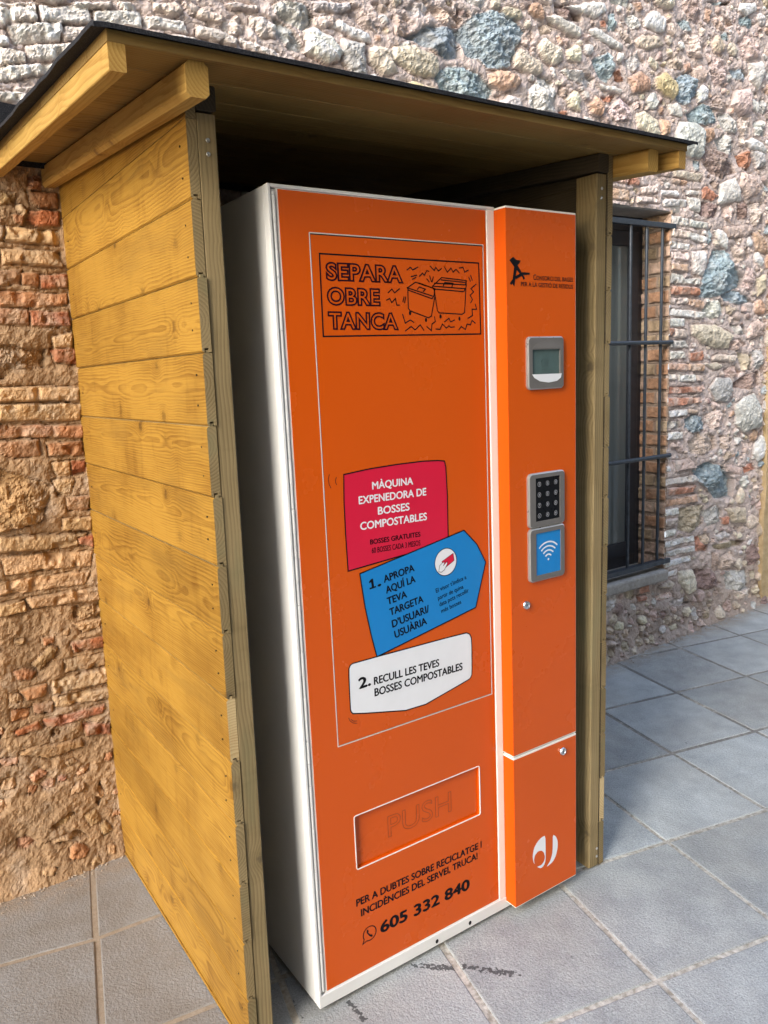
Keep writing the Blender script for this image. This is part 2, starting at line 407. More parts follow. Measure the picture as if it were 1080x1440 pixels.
TEXTS = [('MÀQUINA', (0.2111, 1.2052), (0.3217, 1.2041), 0.016, 'w'), ('EXPENEDORA DE', (0.1744, 1.1768), (0.3584, 1.1746), 0.0165, 'w'), ('BOSSES', (0.2232, 1.147), (0.309, 1.1459), 0.0166, 'w'), ('COMPOSTABLES', (0.1752, 1.1191), (0.3577, 1.1166), 0.0167, 'w'), ('BOSSES GRATUITES', (0.1987, 1.083), (0.3372, 1.0804), 0.0109, 'k'), ('60 BOSSES CADA 3 MESOS', (0.2018, 1.0623), (0.3363, 1.0594), 0.0123, 'n'), ('1', (0.1905, 0.9812), (0.2092, 0.9832), 0.0225, 'h'), ('.', (0.2141, 0.9841), (0.2217, 0.9854), 0.0225, 'h'), ('APROPA', (0.2311, 0.9896), (0.3166, 1.0021), 0.0164, 'k'), ('AQUÍ LA', (0.2357, 0.9633), (0.3183, 0.9753), 0.0165, 'k'), ('TEVA', (0.2381, 0.9363), (0.2924, 0.9438), 0.0165, 'k'), ('TARGETA', (0.2439, 0.9093), (0.3391, 0.923), 0.0167, 'k'), ("D'USUARI/", (0.2491, 0.8799), (0.3555, 0.8955), 0.0173, 'k'), ('USUÀRIA', (0.255, 0.8529), (0.3473, 0.8675), 0.0175, 'k'), ("El visor t'indica a", (0.3779, 0.9371), (0.4719, 0.9547), 0.0105, 'n'), ('partir de quina', (0.3831, 0.9185), (0.4618, 0.9327), 0.0105, 'n'), ('data pots recollir', (0.3873, 0.9016), (0.4784, 0.9201), 0.0106, 'n'), ('més bosses', (0.392, 0.8844), (0.4538, 0.896), 0.0106, 'n'), ('2.', (0.1516, 0.7573), (0.1816, 0.7583), 0.0242, 'h'), ('RECULL LES TEVES', (0.1917, 0.7561), (0.3798, 0.754), 0.0178, 'k'), ('BOSSES COMPOSTABLES', (0.1919, 0.7283), (0.4519, 0.7267), 0.0181, 'k'), ('SEPARA', (0.1211, 1.6462), (0.3166, 1.6459), 0.0375, 'o'), ('OBRE', (0.1207, 1.5972), (0.2534, 1.5967), 0.0375, 'o'), ('TANCA', (0.1204, 1.5484), (0.2995, 1.5465), 0.0374, 'o'), ('PER A DUBTES SOBRE RECICLATGE I', (0.1138, 0.2271), (0.5004, 0.2245), 0.0178, 'k'), ('INCIDÈNCIES DEL SERVEI, TRUCA!', (0.1253, 0.1965), (0.486, 0.1981), 0.0178, 'k'), ('605 332 840', (0.1781, 0.1271), (0.4557, 0.1248), 0.0285, 'h')]
PUSH = ('PUSH', (0.2162, 0.3599), (0.411, 0.3574), 0.0545, 'p')
CTEXT = [('C', (0.6684, 1.6593), (0.677, 1.6593), 0.0125, 'n2'), ('ONSORCI DEL BAGES', (0.6781, 1.6591), (0.8036, 1.6583), 0.0097, 'n2'), ('PER A LA GESTIÓ DE RESIDUS', (0.6278, 1.644), (0.8035, 1.6417), 0.0096, 'n2')]
DRAW = [[(0.3268, 1.6746), (0.336, 1.6808), (0.3424, 1.6752), (0.3571, 1.6823)], [(0.3599, 1.6625), (0.3693, 1.6698), (0.3736, 1.6647), (0.381, 1.6755), (0.3869, 1.6739)], [(0.3906, 1.6854), (0.4018, 1.6762), (0.4067, 1.6835), (0.4134, 1.6756), (0.423, 1.6812)], [(0.4312, 1.6855), (0.4393, 1.674), (0.4506, 1.6833), (0.456, 1.6745), (0.4649, 1.681), (0.4744, 1.6733)], [(0.4747, 1.6842), (0.4855, 1.6864), (0.4901, 1.6757), (0.5016, 1.6808)], [(0.524, 1.6499), (0.5077, 1.6396), (0.516, 1.6324), (0.5048, 1.6247), (0.512, 1.6156), (0.5062, 1.6074)], [(0.5202, 1.6046), (0.5239, 1.5934), (0.5098, 1.5933), (0.5109, 1.5791), (0.4967, 1.5727)], [(0.5189, 1.5616), (0.509, 1.5679), (0.5037, 1.5578), (0.4938, 1.5597), (0.4884, 1.5474), (0.4763, 1.5542), (0.4686, 1.5468)], [(0.2742, 1.6256), (0.2845, 1.6334), (0.2915, 1.6259), (0.3051, 1.6349)], [(0.2691, 1.61), (0.2779, 1.6136), (0.2831, 1.605), (0.2931, 1.6139), (0.2959, 1.6), (0.3034, 1.6001)], [(0.3105, 1.5809), (0.3171, 1.5616), (0.3309, 1.5687), (0.3406, 1.5634)], [(0.3163, 1.545), (0.3325, 1.5545), (0.3435, 1.5474), (0.3576, 1.558), (0.3677, 1.5462)], [(0.3759, 1.5544), (0.3886, 1.5453), (0.391, 1.5598), (0.4006, 1.5652), (0.3987, 1.576)], [(0.4014, 1.5489), (0.4132, 1.5478), (0.4208, 1.5598), (0.4324, 1.5506), (0.4398, 1.5561), (0.4445, 1.5524), (0.4552, 1.5535)], [(0.4267, 1.5645), (0.4404, 1.5726), (0.4449, 1.5645), (0.4572, 1.5689)], [(0.5021, 1.6651), (0.5067, 1.6561)], [(0.5081, 1.669), (0.5128, 1.6581)], [(0.3802, 1.6578), (0.3869, 1.651)], [(0.3888, 1.6645), (0.3929, 1.6518)], [(0.3989, 1.6627), (0.3947, 1.6512)], [(0.3373, 1.6611), (0.3532, 1.6647)], [(0.3407, 1.6556), (0.3507, 1.6601)], [(0.3126, 1.6072), (0.3162, 1.6177)], [(0.3169, 1.6048), (0.3206, 1.6178)], [(0.3958, 1.6423), (0.4223, 1.6616), (0.4944, 1.6572), (0.4916, 1.6476), (0.4007, 1.6488)], [(0.3958, 1.6423), (0.3978, 1.6363), (0.4862, 1.6325), (0.494, 1.644), (0.4944, 1.6572)], [(0.4211, 1.6566), (0.4903, 1.6531)], [(0.4263, 1.6438), (0.4313, 1.6511), (0.4552, 1.6499), (0.451, 1.6415)], [(0.3958, 1.6423), (0.4889, 1.6391)], [(0.4001, 1.6346), (0.4077, 1.5887), (0.4122, 1.5844), (0.4796, 1.5819), (0.4872, 1.5857), (0.4928, 1.6392)], [(0.326, 1.6371), (0.3489, 1.6496), (0.4025, 1.6368), (0.3996, 1.6228), (0.3933, 1.6151), (0.3284, 1.6323), (0.326, 1.6371), (0.3949, 1.6209)], [(0.3528, 1.6342), (0.3589, 1.6396), (0.3756, 1.6354), (0.369, 1.63)], [(0.357, 1.6484), (0.4002, 1.6371)], [(0.3271, 1.6322), (0.3266, 1.5933), (0.3318, 1.5881), (0.3813, 1.5735), (0.3899, 1.5771), (0.4019, 1.621)]]
FRAME = [(0.1091, 1.699), (0.5329, 1.6974), (0.535, 1.537), (0.1078, 1.5352)]
WHEELS = [(0.3307, 1.5839), (0.3742, 1.5691), (0.4157, 1.5772), (0.471, 1.5723)]
TICKS = [[(0.1041, 1.2494), (0.1011, 1.2405), (0.1019, 1.2298), (0.1061, 1.22)], [(0.1211, 1.2417), (0.1184, 1.2364), (0.1185, 1.2301), (0.1211, 1.2255)], [(0.1197, 0.6964), (0.1229, 0.6884), (0.1303, 0.6814), (0.1407, 0.6774)], [(0.1256, 0.6909), (0.1316, 0.6853), (0.141, 0.683)]]
CARD = [(0.3974, 1.0104), (0.4323, 1.0249), (0.4347, 1.007), (0.4027, 0.9916)]
HAND = [(0.387, 0.9872), (0.3899, 1.0011), (0.3985, 1.0069), (0.4057, 1.008), (0.4012, 0.9992), (0.4129, 1.0078), (0.4139, 1.0028), (0.4038, 0.989), (0.3947, 0.9848)]
CIRC = ((0.4093, 1.0074), (0.4428, 1.0115), (0.4105, 1.04))
BUB = ((0.146, 0.1415), (0.1641, 0.1402), (0.147, 0.1601), (0.1265, 0.1226))
HSET = [(0.1376, 0.1527), (0.1413, 0.1543), (0.1436, 0.1481), (0.1417, 0.1457), (0.1475, 0.137), (0.152, 0.1365), (0.1545, 0.1311), (0.1499, 0.1299), (0.143, 0.1366), (0.1381, 0.1457)]
ALOGO = [[(0.5916, 1.7013), (0.6037, 1.7091), (0.6139, 1.7023), (0.6278, 1.7019), (0.6231, 1.6948), (0.6171, 1.6909), (0.6411, 1.6622), (0.6358, 1.6579), (0.6317, 1.6656), (0.6067, 1.6864)], [(0.6067, 1.6881), (0.6171, 1.6909), (0.6108, 1.665), (0.6059, 1.6423), (0.6001, 1.6487), (0.5956, 1.6454), (0.5919, 1.6498), (0.601, 1.6586)], [(0.6087, 1.6654), (0.6326, 1.6755), (0.6565, 1.6751), (0.6554, 1.6709), (0.636, 1.6695), (0.6107, 1.6589)]]
DISP = [(0.6425, 1.5256), (0.7646, 1.527), (0.7639, 1.4008), (0.6406, 1.405)]
DSCR = [(0.6564, 1.4961), (0.7503, 1.4962), (0.7499, 1.4369), (0.6555, 1.4376)]
DLIP = [(0.653, 1.4377), (0.7537, 1.4368), (0.7506, 1.4268), (0.7372, 1.4193), (0.7088, 1.4162), (0.6791, 1.4203), (0.6609, 1.4288)]
DHOOD = [(0.6564, 1.4986), (0.7503, 1.4988), (0.7435, 1.5076), (0.7247, 1.5144), (0.7024, 1.516), (0.6802, 1.5124), (0.6638, 1.5062)]
KPAD = [(0.639, 1.1932), (0.7666, 1.1964), (0.7659, 1.0586), (0.6436, 1.0624)]
KFACE = [(0.6621, 1.1836), (0.7468, 1.1831), (0.7473, 1.0746), (0.6618, 1.0762)]
RPAD = [(0.6396, 1.0577), (0.7659, 1.0563), (0.7652, 0.92), (0.6474, 0.9256)]
RFACE = [(0.6621, 1.0443), (0.7492, 1.0432), (0.7497, 0.938), (0.6619, 0.9357)]
WIFI = ((0.7013, 0.9689), (0.7019, 1.0221), (0.7385, 1.006))
KEYS = [(0.6729, 1.1688), (0.7275, 1.1692), (0.7269, 1.0915), (0.6719, 1.0922)]
LOCKS = [(0.6299, 0.8652), (0.7586, 0.4288)]
DLOGO = [[(0.6933, 0.204), (0.694, 0.1596), (0.6936, 0.1286), (0.6867, 0.1159), (0.6754, 0.1126), (0.6598, 0.1236), (0.6766, 0.1215), (0.688, 0.1288), (0.6915, 0.1406), (0.6871, 0.1557), (0.6788, 0.1648), (0.6649, 0.1678), (0.6536, 0.1605), (0.6496, 0.149), (0.6522, 0.1334), (0.6468, 0.1457), (0.6448, 0.1619), (0.6495, 0.1819), (0.6624, 0.1964), (0.6792, 0.2038)], [(0.7216, 0.1952), (0.733, 0.1863), (0.7404, 0.17), (0.7408, 0.1497), (0.7337, 0.1279), (0.7209, 0.1129), (0.6951, 0.1071), (0.7106, 0.1194), (0.7188, 0.1362), (0.7213, 0.1575)]]
HOLES = [(0.3425, 0.0278), (0.4523, 0.0289)]
STONES = """K -254 2435 -162 2460 -164 2423 -259 2392
W -152 2462 -21 2488 -17 2449 -151 2424
W -8 2483 133 2506 132 2465 -6 2451
W 141 2500 259 2512 277 2478 135 2468
W -235 2397 -103 2429 -102 2387 -227 2358
P -93 2423 10 2445 30 2429 -17 2399 -92 2387
W -262 2372 -241 2367 -240 2351 -265 2339
W -196 2357 -77 2380 -67 2349 -190 2322
K -265 2339 -203 2339 -201 2315 -271 2293
W -271 2288 -98 2329 -106 2307 -275 2254
P -238 2243 -167 2260 -162 2238 -238 2224
W -279 2224 -242 2233 -191 2229 -198 2211 -281 2205
O 65 2446 105 2454 121 2442 58 2432
K 111 2455 193 2453 197 2433 103 2428
K 200 2463 293 2473 296 2439 197 2433
o 172 2540 238 2555 258 2536 235 2520 175 2518
W 67 2517 101 2525 116 2508 82 2503
o 257 2559 352 2569 348 2531 285 2534
P 295 2498 347 2514 344 2475 299 2474
K -60 2489 44 2512 37 2498 -56 2480
P -253 2447 -159 2467 -165 2461 -254 2438
K 301 2510 397 2508 436 2496 427 2469 298 2477
K 440 2502 581 2484 586 2459 441 2475
R 360 2453 473 2450 479 2436 355 2436
W 297 2466 353 2455 348 2435 294 2433
g 570 2623 636 2643 680 2644 723 2621 714 2596 667 2568 610 2586 575 2601
g 573 2578 616 2569 671 2522 663 2503 619 2506 578 2544
w 686 2566 721 2582 789 2569 823 2533 809 2500 760 2485 685 2507
g 829 2565 919 2576 917 2469 863 2463 829 2497
w 791 2600 825 2631 938 2611 944 2581 878 2587
p 868 2688 909 2685 990 2640 997 2620 947 2625 874 2647
g 726 2663 860 2693 867 2670 794 2645 732 2641
k 715 2617 786 2634 800 2607 721 2585
c 939 2555 978 2578 1029 2572 1057 2506 990 2488 941 2518
w 1038 2580 1093 2610 1120 2622 1117 2543 1054 2545
O 646 2476 740 2469 731 2443 652 2453
O 740 2469 838 2456 829 2432 735 2444
W 514 2440 636 2444 643 2431 520 2432
W 887 2452 962 2439 953 2428 894 2434
k 476 2574 531 2575 565 2565 569 2525 520 2521 481 2547
p 380 2537 441 2558 466 2539 461 2512 397 2508
o 318 2562 387 2550 379 2526 303 2532
p 404 2592 506 2609 512 2593 423 2579
p 960 2715 1037 2732 1040 2707 984 2689
p 1053 2697 1123 2693 1121 2635 1059 2635
b 1114 2632 1216 2692 1324 2709 1367 2706 1356 2657 1364 2617 1295 2598 1213 2623
b 1371 2701 1447 2775 1528 2804 1602 2808 1707 2774 1647 2688 1608 2625 1505 2607 1461 2629 1407 2631
b 1246 2531 1302 2567 1380 2578 1468 2563 1526 2530 1505 2437 1392 2430 1297 2433 1277 2472
c 1054 2587 1149 2611 1241 2594 1251 2549 1225 2522 1129 2516 1052 2542
y 1072 2473 1143 2490 1240 2483 1264 2452 1255 2433 1133 2431
p 1219 2749 1260 2770 1335 2763 1376 2743 1367 2723 1291 2719 1242 2732
g 1107 2731 1155 2758 1203 2763 1214 2737 1193 2718 1138 2715
c 1589 2823 1622 2846 1688 2848 1702 2823 1678 2806 1612 2804
o 1737 2874 1787 2897 1832 2869 1822 2839 1776 2832 1737 2849
d 1689 2876 1738 2886 1742 2872 1708 2855
c 1785 2733 1836 2769 1919 2753 1935 2710 1898 2683 1825 2690
c 1647 2669 1696 2704 1784 2682 1815 2662 1794 2626 1714 2625 1656 2634
o 1513 2578 1560 2604 1646 2613 1689 2589 1654 2552 1577 2533 1522 2548
w 1576 2489 1615 2523 1673 2517 1692 2488 1652 2453 1556 2442
p 1516 2498 1577 2514 1567 2481 1547 2447 1515 2448
g 1743 2566 1804 2622 1876 2608 1897 2559 1886 2504 1803 2491 1742 2508
w 1847 2854 1899 2871 2048 2857 2048 2817 1962 2819 1878 2835
w 1929 2663 1961 2682 2049 2684 2049 2647 1972 2644
p 1796 2805 1868 2839 1883 2816 1816 2777
p 1691 2728 1746 2782 1765 2755 1725 2719
d 1899 2916 2048 2916 2048 2876 1951 2876 1904 2885
c 1962 2748 2016 2784 2048 2777 2049 2724 1972 2717
w 1866 2671 1887 2669 1897 2631 1876 2634
r 1918 2509 1972 2520 1983 2502 1928 2490
w 1762 2476 1813 2483 1813 2467 1767 2460
p 1682 2464 1752 2471 1751 2451 1686 2448
d 1352 2778 1404 2783 1421 2769 1360 2757
c 1961 2562 2016 2598 2049 2596 2049 2528 1983 2532
w 1959 2914 2135 2974 2196 2980 2215 2956 2135 2910 2028 2916
w 2118 2863 2160 2879 2325 2846 2319 2818 2235 2821 2136 2838
r 2178 2905 2209 2922 2234 2913 2210 2886 2185 2884
b 2234 2945 2284 2963 2298 2900 2247 2882
g 2362 2958 2427 2994 2469 2957 2416 2924
w 2489 2977 2563 3031 2641 3016 2643 2962 2566 2947 2496 2955
c 2437 2879 2483 2911 2594 2929 2638 2899 2512 2859 2457 2864
g 2358 2784 2444 2831 2500 2806 2419 2750 2372 2757
k 2669 2841 2741 2887 2801 2874 2781 2821 2684 2812
o 2802 2850 2847 2866 2872 2838 2819 2816
p 2879 2839 2957 2869 3006 2845 2976 2798 2897 2793
y 2585 2747 2656 2783 2738 2757 2755 2712 2704 2679 2601 2703
b 2745 2775 2834 2815 2898 2784 2908 2728 2825 2673 2763 2688
w 2915 2746 2961 2783 3010 2770 3004 2726 2933 2699
o 2380 2712 2460 2757 2529 2738 2530 2691 2421 2661
r 2281 2725 2326 2745 2340 2698 2288 2689
w 2162 2656 2237 2665 2334 2659 2321 2641 2199 2640
g 1958 2676 2052 2689 2137 2671 2113 2630 2005 2648
o 2113 2563 2156 2600 2213 2579 2188 2530 2125 2528
r 2193 2606 2289 2632 2276 2600 2225 2588
k 2238 2560 2328 2627 2409 2609 2396 2545 2303 2532
p 2422 2619 2463 2633 2484 2605 2436 2594
w 2683 2651 2749 2670 2795 2652 2797 2611 2706 2614
b 2857 2637 2965 2695 3063 2685 3099 2638 3002 2607 2890 2600
c 2450 2569 2505 2592 2605 2567 2621 2505 2564 2493 2465 2516
o 2626 2578 2692 2580 2694 2523 2636 2499
g 2740 2496 2782 2584 2906 2594 2979 2578 2977 2454 2881 2446 2757 2465
o 2987 2588 3052 2597 3079 2557 3022 2524 2989 2545
g 3096 2542 3170 2578 3267 2555 3262 2501 3142 2486
g 3114 2666 3198 2687 3287 2656 3273 2601 3169 2596
p 3037 2723 3109 2756 3213 2725 3198 2696 3063 2693
k 3260 2802 3382 2831 3408 2727 3320 2697 3230 2736
b 3219 2899 3323 2918 3369 2899 3344 2869 3256 2862
w 3374 2953 3499 2985 3532 2928 3473 2846 3397 2878
b 3281 3151 3358 3176 3431 3156 3380 3120 3291 3127
b 3005 3166 3183 3206 3168 3186 3038 3161
w 3285 3220 3406 3246 3427 3216 3341 3172 3270 3183
p 3025 3097 3121 3134 3207 3102 3093 3053
b 2750 3024 2824 3047 2880 3010 2796 2997
k 2782 2966 2872 3000 2984 2965 2970 2913 2861 2901
k 3280 3039 3381 3103 3475 3051 3461 3004 3320 2961
w 3374 2569 3435 2600 3530 2589 3570 2566 3572 2539 3421 2548
w 3412 2791 3477 2783 3481 2729 3425 2739
g 3448 2679 3540 2701 3565 2631 3471 2618
o 2976 3127 3023 3130 3010 3073 2970 3085
o 2413 3028 2453 3044 2481 3020 2441 3000
K 2470 2262 2599 2280 2621 2242 2481 2232
W 2641 2267 2777 2274 2778 2245 2641 2241
K 2452 2220 2611 2229 2632 2202 2453 2189
W 2652 2227 2854 2240 2856 2204 2664 2191
w 2865 2253 2965 2250 2968 2189 2878 2194
O 2722 2328 2861 2330 2840 2304 2733 2305
W 2847 2287 2952 2291 2953 2267 2848 2260
W 2722 2157 2874 2151 2876 2115 2729 2110
W 2882 2149 3040 2145 3047 2114 2884 2112
K 2730 2098 2883 2091 2884 2057 2731 2056
W 2888 2091 3049 2077 3045 2042 2890 2051
W 2721 2038 2885 2030 2886 2002 2728 2002
K 2728 1987 2876 1992 2883 1946 2730 1951
O 2730 1933 2889 1934 2891 1891 2732 1897
W 2727 1884 2836 1882 2848 1861 2983 1872 2985 1834 2728 1835
R 2729 1826 2974 1821 2982 1780 2736 1781
K 2731 1768 2874 1768 2875 1737 2732 1737
O 2880 1765 3030 1759 3026 1714 2881 1731
W 2733 1716 2928 1709 2929 1668 2729 1679
W 2939 1706 3038 1704 3034 1665 2941 1668
w 2909 1994 3024 2000 3043 1957 3018 1886 2936 1896 2917 1938
b 3106 1998 3202 2010 3261 1961 3387 1887 3377 1839 3239 1809 3118 1780 3011 1784 3019 1867 3063 1926
b 3203 1788 3314 1814 3445 1794 3514 1761 3370 1745 3229 1763
g 3044 1720 3095 1757 3180 1762 3231 1736 3221 1696 3124 1669 3051 1681
w 3141 2334 3182 2351 3278 2380 3331 2328 3335 2277 3212 2260 3140 2247
w 3100 2106 3184 2118 3235 2083 3226 2024 3164 2046
b 3053 2102 3075 2135 3081 2035 3051 2046
r 3295 2501 3393 2532 3447 2501 3412 2445 3323 2448
d 2976 2493 3138 2495 3249 2452 3276 2411 3157 2373 3062 2382 2991 2429
r 2975 2293 3019 2316 3126 2283 3069 2253 2988 2252
d 2989 2234 3141 2241 3120 2189 3050 2165 2992 2179
k 3177 2231 3262 2251 3301 2216 3267 2168 3180 2187
g 3444 2539 3562 2540 3576 2477 3489 2460
p 3351 2419 3479 2414 3524 2340 3410 2303 3330 2353
d 3317 2256 3411 2277 3423 2200 3341 2187
k 3432 2266 3569 2285 3577 2185 3472 2164
p 3207 2132 3472 2164 3449 2110 3247 2083
k 3274 2046 3428 2042 3445 1989 3318 1957
p 3435 1942 3517 1905 3483 1822 3403 1840
t 3532 1885 3612 1909 3628 1826 3553 1790
d 3053 2338 3099 2352 3135 2337 3090 2305
W 2724 1667 2856 1667 2857 1623 2725 1626
K 2780 1617 2881 1610 2877 1569 2759 1573
R 2688 1617 2769 1620 2748 1576 2683 1580
W 2727 1558 2871 1559 2907 1517 2728 1523
W 2729 1507 2851 1508 2875 1466 2736 1463
R 2908 1495 3036 1505 3045 1453 2922 1452
O 2720 1451 2888 1443 2889 1401 2716 1413
O 2894 1440 3040 1439 3042 1396 2901 1404
W 2722 1397 2788 1392 2790 1356 2723 1362
W 2805 1388 2954 1386 2956 1343 2812 1349
K 2966 1379 3037 1377 3038 1343 2973 1346
R 2713 1331 3022 1321 3023 1287 2725 1292
R 2699 1277 3024 1264 3014 1231 2728 1227
W 2723 1212 2898 1208 2899 1174 2740 1175
O 2909 1210 3004 1195 3005 1174 2910 1184
g 2719 1154 2820 1153 2844 1119 2731 1117
b 2888 1149 2958 1171 3042 1155 3074 1115 3033 1084 2950 1081 2890 1115
W 2710 1103 2868 1094 2869 1054 2717 1056
c 2937 1630 3126 1633 3303 1583 3257 1515 3132 1521 3011 1545 2939 1585
g 3300 1637 3431 1623 3440 1589 3355 1586
p 3268 1542 3382 1562 3450 1533 3387 1500 3283 1508
t 3374 1486 3509 1470 3514 1392 3420 1395
p 3251 1400 3353 1418 3408 1381 3370 1348 3279 1358
c 3111 1464 3183 1483 3363 1466 3312 1439 3136 1447
c 3040 1436 3161 1440 3238 1414 3138 1403
g 3107 1303 3166 1355 3292 1350 3329 1287 3274 1227 3172 1239
d 3321 1308 3462 1365 3598 1382 3618 1302 3481 1287
g 3367 1201 3444 1239 3538 1248 3621 1172 3621 1069 3457 1052 3373 1101
k 3078 1163 3200 1183 3266 1144 3244 1089 3131 1091
p 2928 1032 3033 1078 3158 1047 3174 976 3039 961 2942 983
k 3221 1042 3339 1018 3316 963 3225 979
k 3448 988 3545 972 3535 914 3466 921
P 2771 953 2944 943 3006 888 2807 889
W 2693 928 2760 927 2761 894 2700 897
W 2707 860 3008 854 3015 818 2719 826
R 2742 810 2998 799 2988 759 2755 768
b 3030 886 3115 905 3244 871 3353 787 3345 700 3202 704 3047 801 3008 847
p 3269 882 3457 848 3433 807 3298 836
r 3471 847 3567 859 3598 819 3487 809
g 3520 1497 3617 1496 3624 1396 3541 1405
O 2716 747 3001 748 3015 704 2734 711
W 2701 702 2837 697 2839 659 2713 663
K 2697 649 2828 640 2829 602 2704 610
W 2704 593 2818 586 2808 550 2717 551
W 2700 533 2986 525 2994 492 2719 496
W 2697 479 2989 468 2990 436 2714 445
W 2709 425 2967 419 2975 382 2722 389
W 2712 359 2850 369 2828 331 2724 336
t 2861 680 2979 684 3078 671 3070 580 2961 547 2865 576
g 3079 636 3192 656 3258 625 3248 568 3133 556
t 3048 512 3136 505 3152 452 3076 458
r 3006 505 3049 505 3064 452 3139 447 3116 415 3015 432
w 3188 490 3291 503 3347 465 3242 452
t 3191 431 3322 439 3501 410 3461 387 3218 405
k 3261 346 3366 372 3397 314 3358 276 3264 285
g 3319 260 3541 227 3563 121 3450 128 3325 161
c 2850 347 2983 330 3011 260 3001 211 2927 211 2853 290
t 3297 627 3487 609 3507 523 3369 536
r 3247 583 3326 579 3329 534 3263 544
p 3168 391 3246 385 3251 280 3186 285
d 3008 325 3146 307 3255 212 3204 185 3050 216
c 2680 289 2759 316 2817 290 2772 264
k 2659 252 2784 248 2808 214 2682 220
g 2774 193 2880 200 2942 158 2834 159
R 2493 327 2579 330 2602 284 2494 293
R 2494 286 2570 277 2560 245 2495 252
k 3394 131 3564 113 3582 54 3411 82
c 2756 62 2814 71 2827 39 2768 38
G -318 1886 -300 1884 -303 1859 -322 1851
C -297 1888 -167 1884 -168 1848 -304 1852
C -316 1826 -269 1829 -167 1825 -166 1788 -273 1793 -317 1791
P -331 1771 -275 1774 -276 1741 -336 1733
O -273 1767 -230 1766 -234 1733 -273 1738
R -229 1763 -153 1769 -156 1735 -226 1730
O -337 1720 -159 1715 -160 1688 -267 1679 -342 1680
P -343 1672 -268 1670 -273 1630 -347 1633
R -265 1670 -161 1664 -161 1627 -263 1627
O -230 1982 -159 1985 -160 1946 -206 1946 -229 1959
R -236 1930 -197 1937 -158 1937 -162 1900 -224 1896 -244 1910
w -269 1943 -253 1948 -242 1930 -250 1916 -267 1928
o -281 1920 -253 1919 -256 1894 -277 1898
p -228 2026 -196 2033 -197 1991 -231 1989
t -307 1984 -271 1974 -271 1953 -312 1940
C -216 1594 -159 1608 -156 1568 -213 1564
R -223 1562 -155 1563 -158 1520 -213 1529
t -354 1575 -307 1567 -244 1556 -245 1517 -312 1515 -345 1489 -364 1490
C -367 1462 -158 1453 -159 1413 -256 1422 -313 1421 -372 1424
C -373 1414 -159 1406 -160 1361 -279 1366 -378 1371
O -379 1359 -159 1343 -160 1310 -250 1317 -383 1324
P -384 1314 -282 1309 -283 1269 -347 1268 -388 1286
O -259 1299 -160 1298 -160 1257 -259 1265
C -256 1244 -202 1243 -206 1206 -242 1202
R -198 1242 -158 1242 -162 1209 -199 1205
C -257 1193 -197 1190 -208 1150 -247 1151
O -224 1137 -158 1136 -162 1098 -224 1103
t -393 1237 -331 1209 -266 1176 -273 1143 -300 1087 -363 1071 -413 1068
C -415 1049 -178 1025 -209 995 -301 996 -420 1010
C -418 994 -163 971 -176 927 -273 938 -409 945
C -430 925 -181 911 -197 876 -314 882 -434 888
C -362 863 -161 856 -162 819 -293 830 -352 837
C -437 859 -368 859 -370 828 -423 826 -441 830
C -239 1078 -161 1071 -165 1034 -240 1045
t -236 812 -164 805 -165 770 -236 778
c -245 763 -164 762 -167 736 -217 726
R -259 706 -162 704 -163 670 -251 674
C -284 657 -163 648 -163 612 -284 622
C -321 603 -164 603 -164 559 -322 564
o -333 741 -303 738 -305 717 -332 716
c -278 749 -258 753 -260 732 -276 736
c -406 751 -381 748 -386 733 -404 738
t -371 671 -313 711 -301 700 -310 672 -355 648
o -420 659 -394 665 -363 644 -380 623 -416 633
R -204 1015 -158 1020 -164 986 -200 998
O -413 596 -340 599 -339 565 -395 567
C -327 551 -162 539 -165 509 -322 520
c -447 601 -418 592 -408 566 -446 569
O -444 547 -390 536 -402 510 -444 514
P -380 548 -329 537 -332 508 -379 518
R -360 492 -182 488 -189 465 -310 462 -358 472
R -439 483 -374 492 -367 470 -432 466
T -434 413 -395 420 -262 401 -259 379 -356 372
R -247 447 -169 423 -172 392 -242 410
p -489 417 -439 405 -446 383 -483 391
p -470 158 -446 158 -422 133 -450 124 -472 133
t -368 162 -322 185 -299 176 -358 147
t -278 157 -243 170 -233 129 -263 120
t -239 115 -219 123 -205 86 -229 74
t -241 191 -221 246 -212 212 -233 177
t -227 46 -203 41 -206 10 -225 15
t -393 120 -310 123 -275 98 -336 97
p -478 510 -463 495 -474 475 -482 473
"""
DOOR = (0.0235, 0.5567, 0.0502, 1.8155); COLM = (0.5819, 0.815, -0.0407, 0.0334, 1.8213, 0.4648); PANEL = (0.0886, 0.5477, 0.6366, 1.7384); FLAP = (0.1199, 0.4996, 0.3194, 0.4547)
SHED = (-0.1778, -0.0115, -0.0041, 0.0113, 0.0004, 0.137); PAV = (0.2042, -0.7378, -0.2129, 0.4115, 0.4339)
SCUFFS = [(0.252, 0.003, 0.354, -0.089, 0.016, 0.6), (0.353, -0.077, 0.448, -0.189, 0.018, 0.6), (0.074, 0.001, 0.075, -0.086, 0.012, 0.56), (-0.034, 0.096, -0.042, 0.007, 0.015, 0.47)]

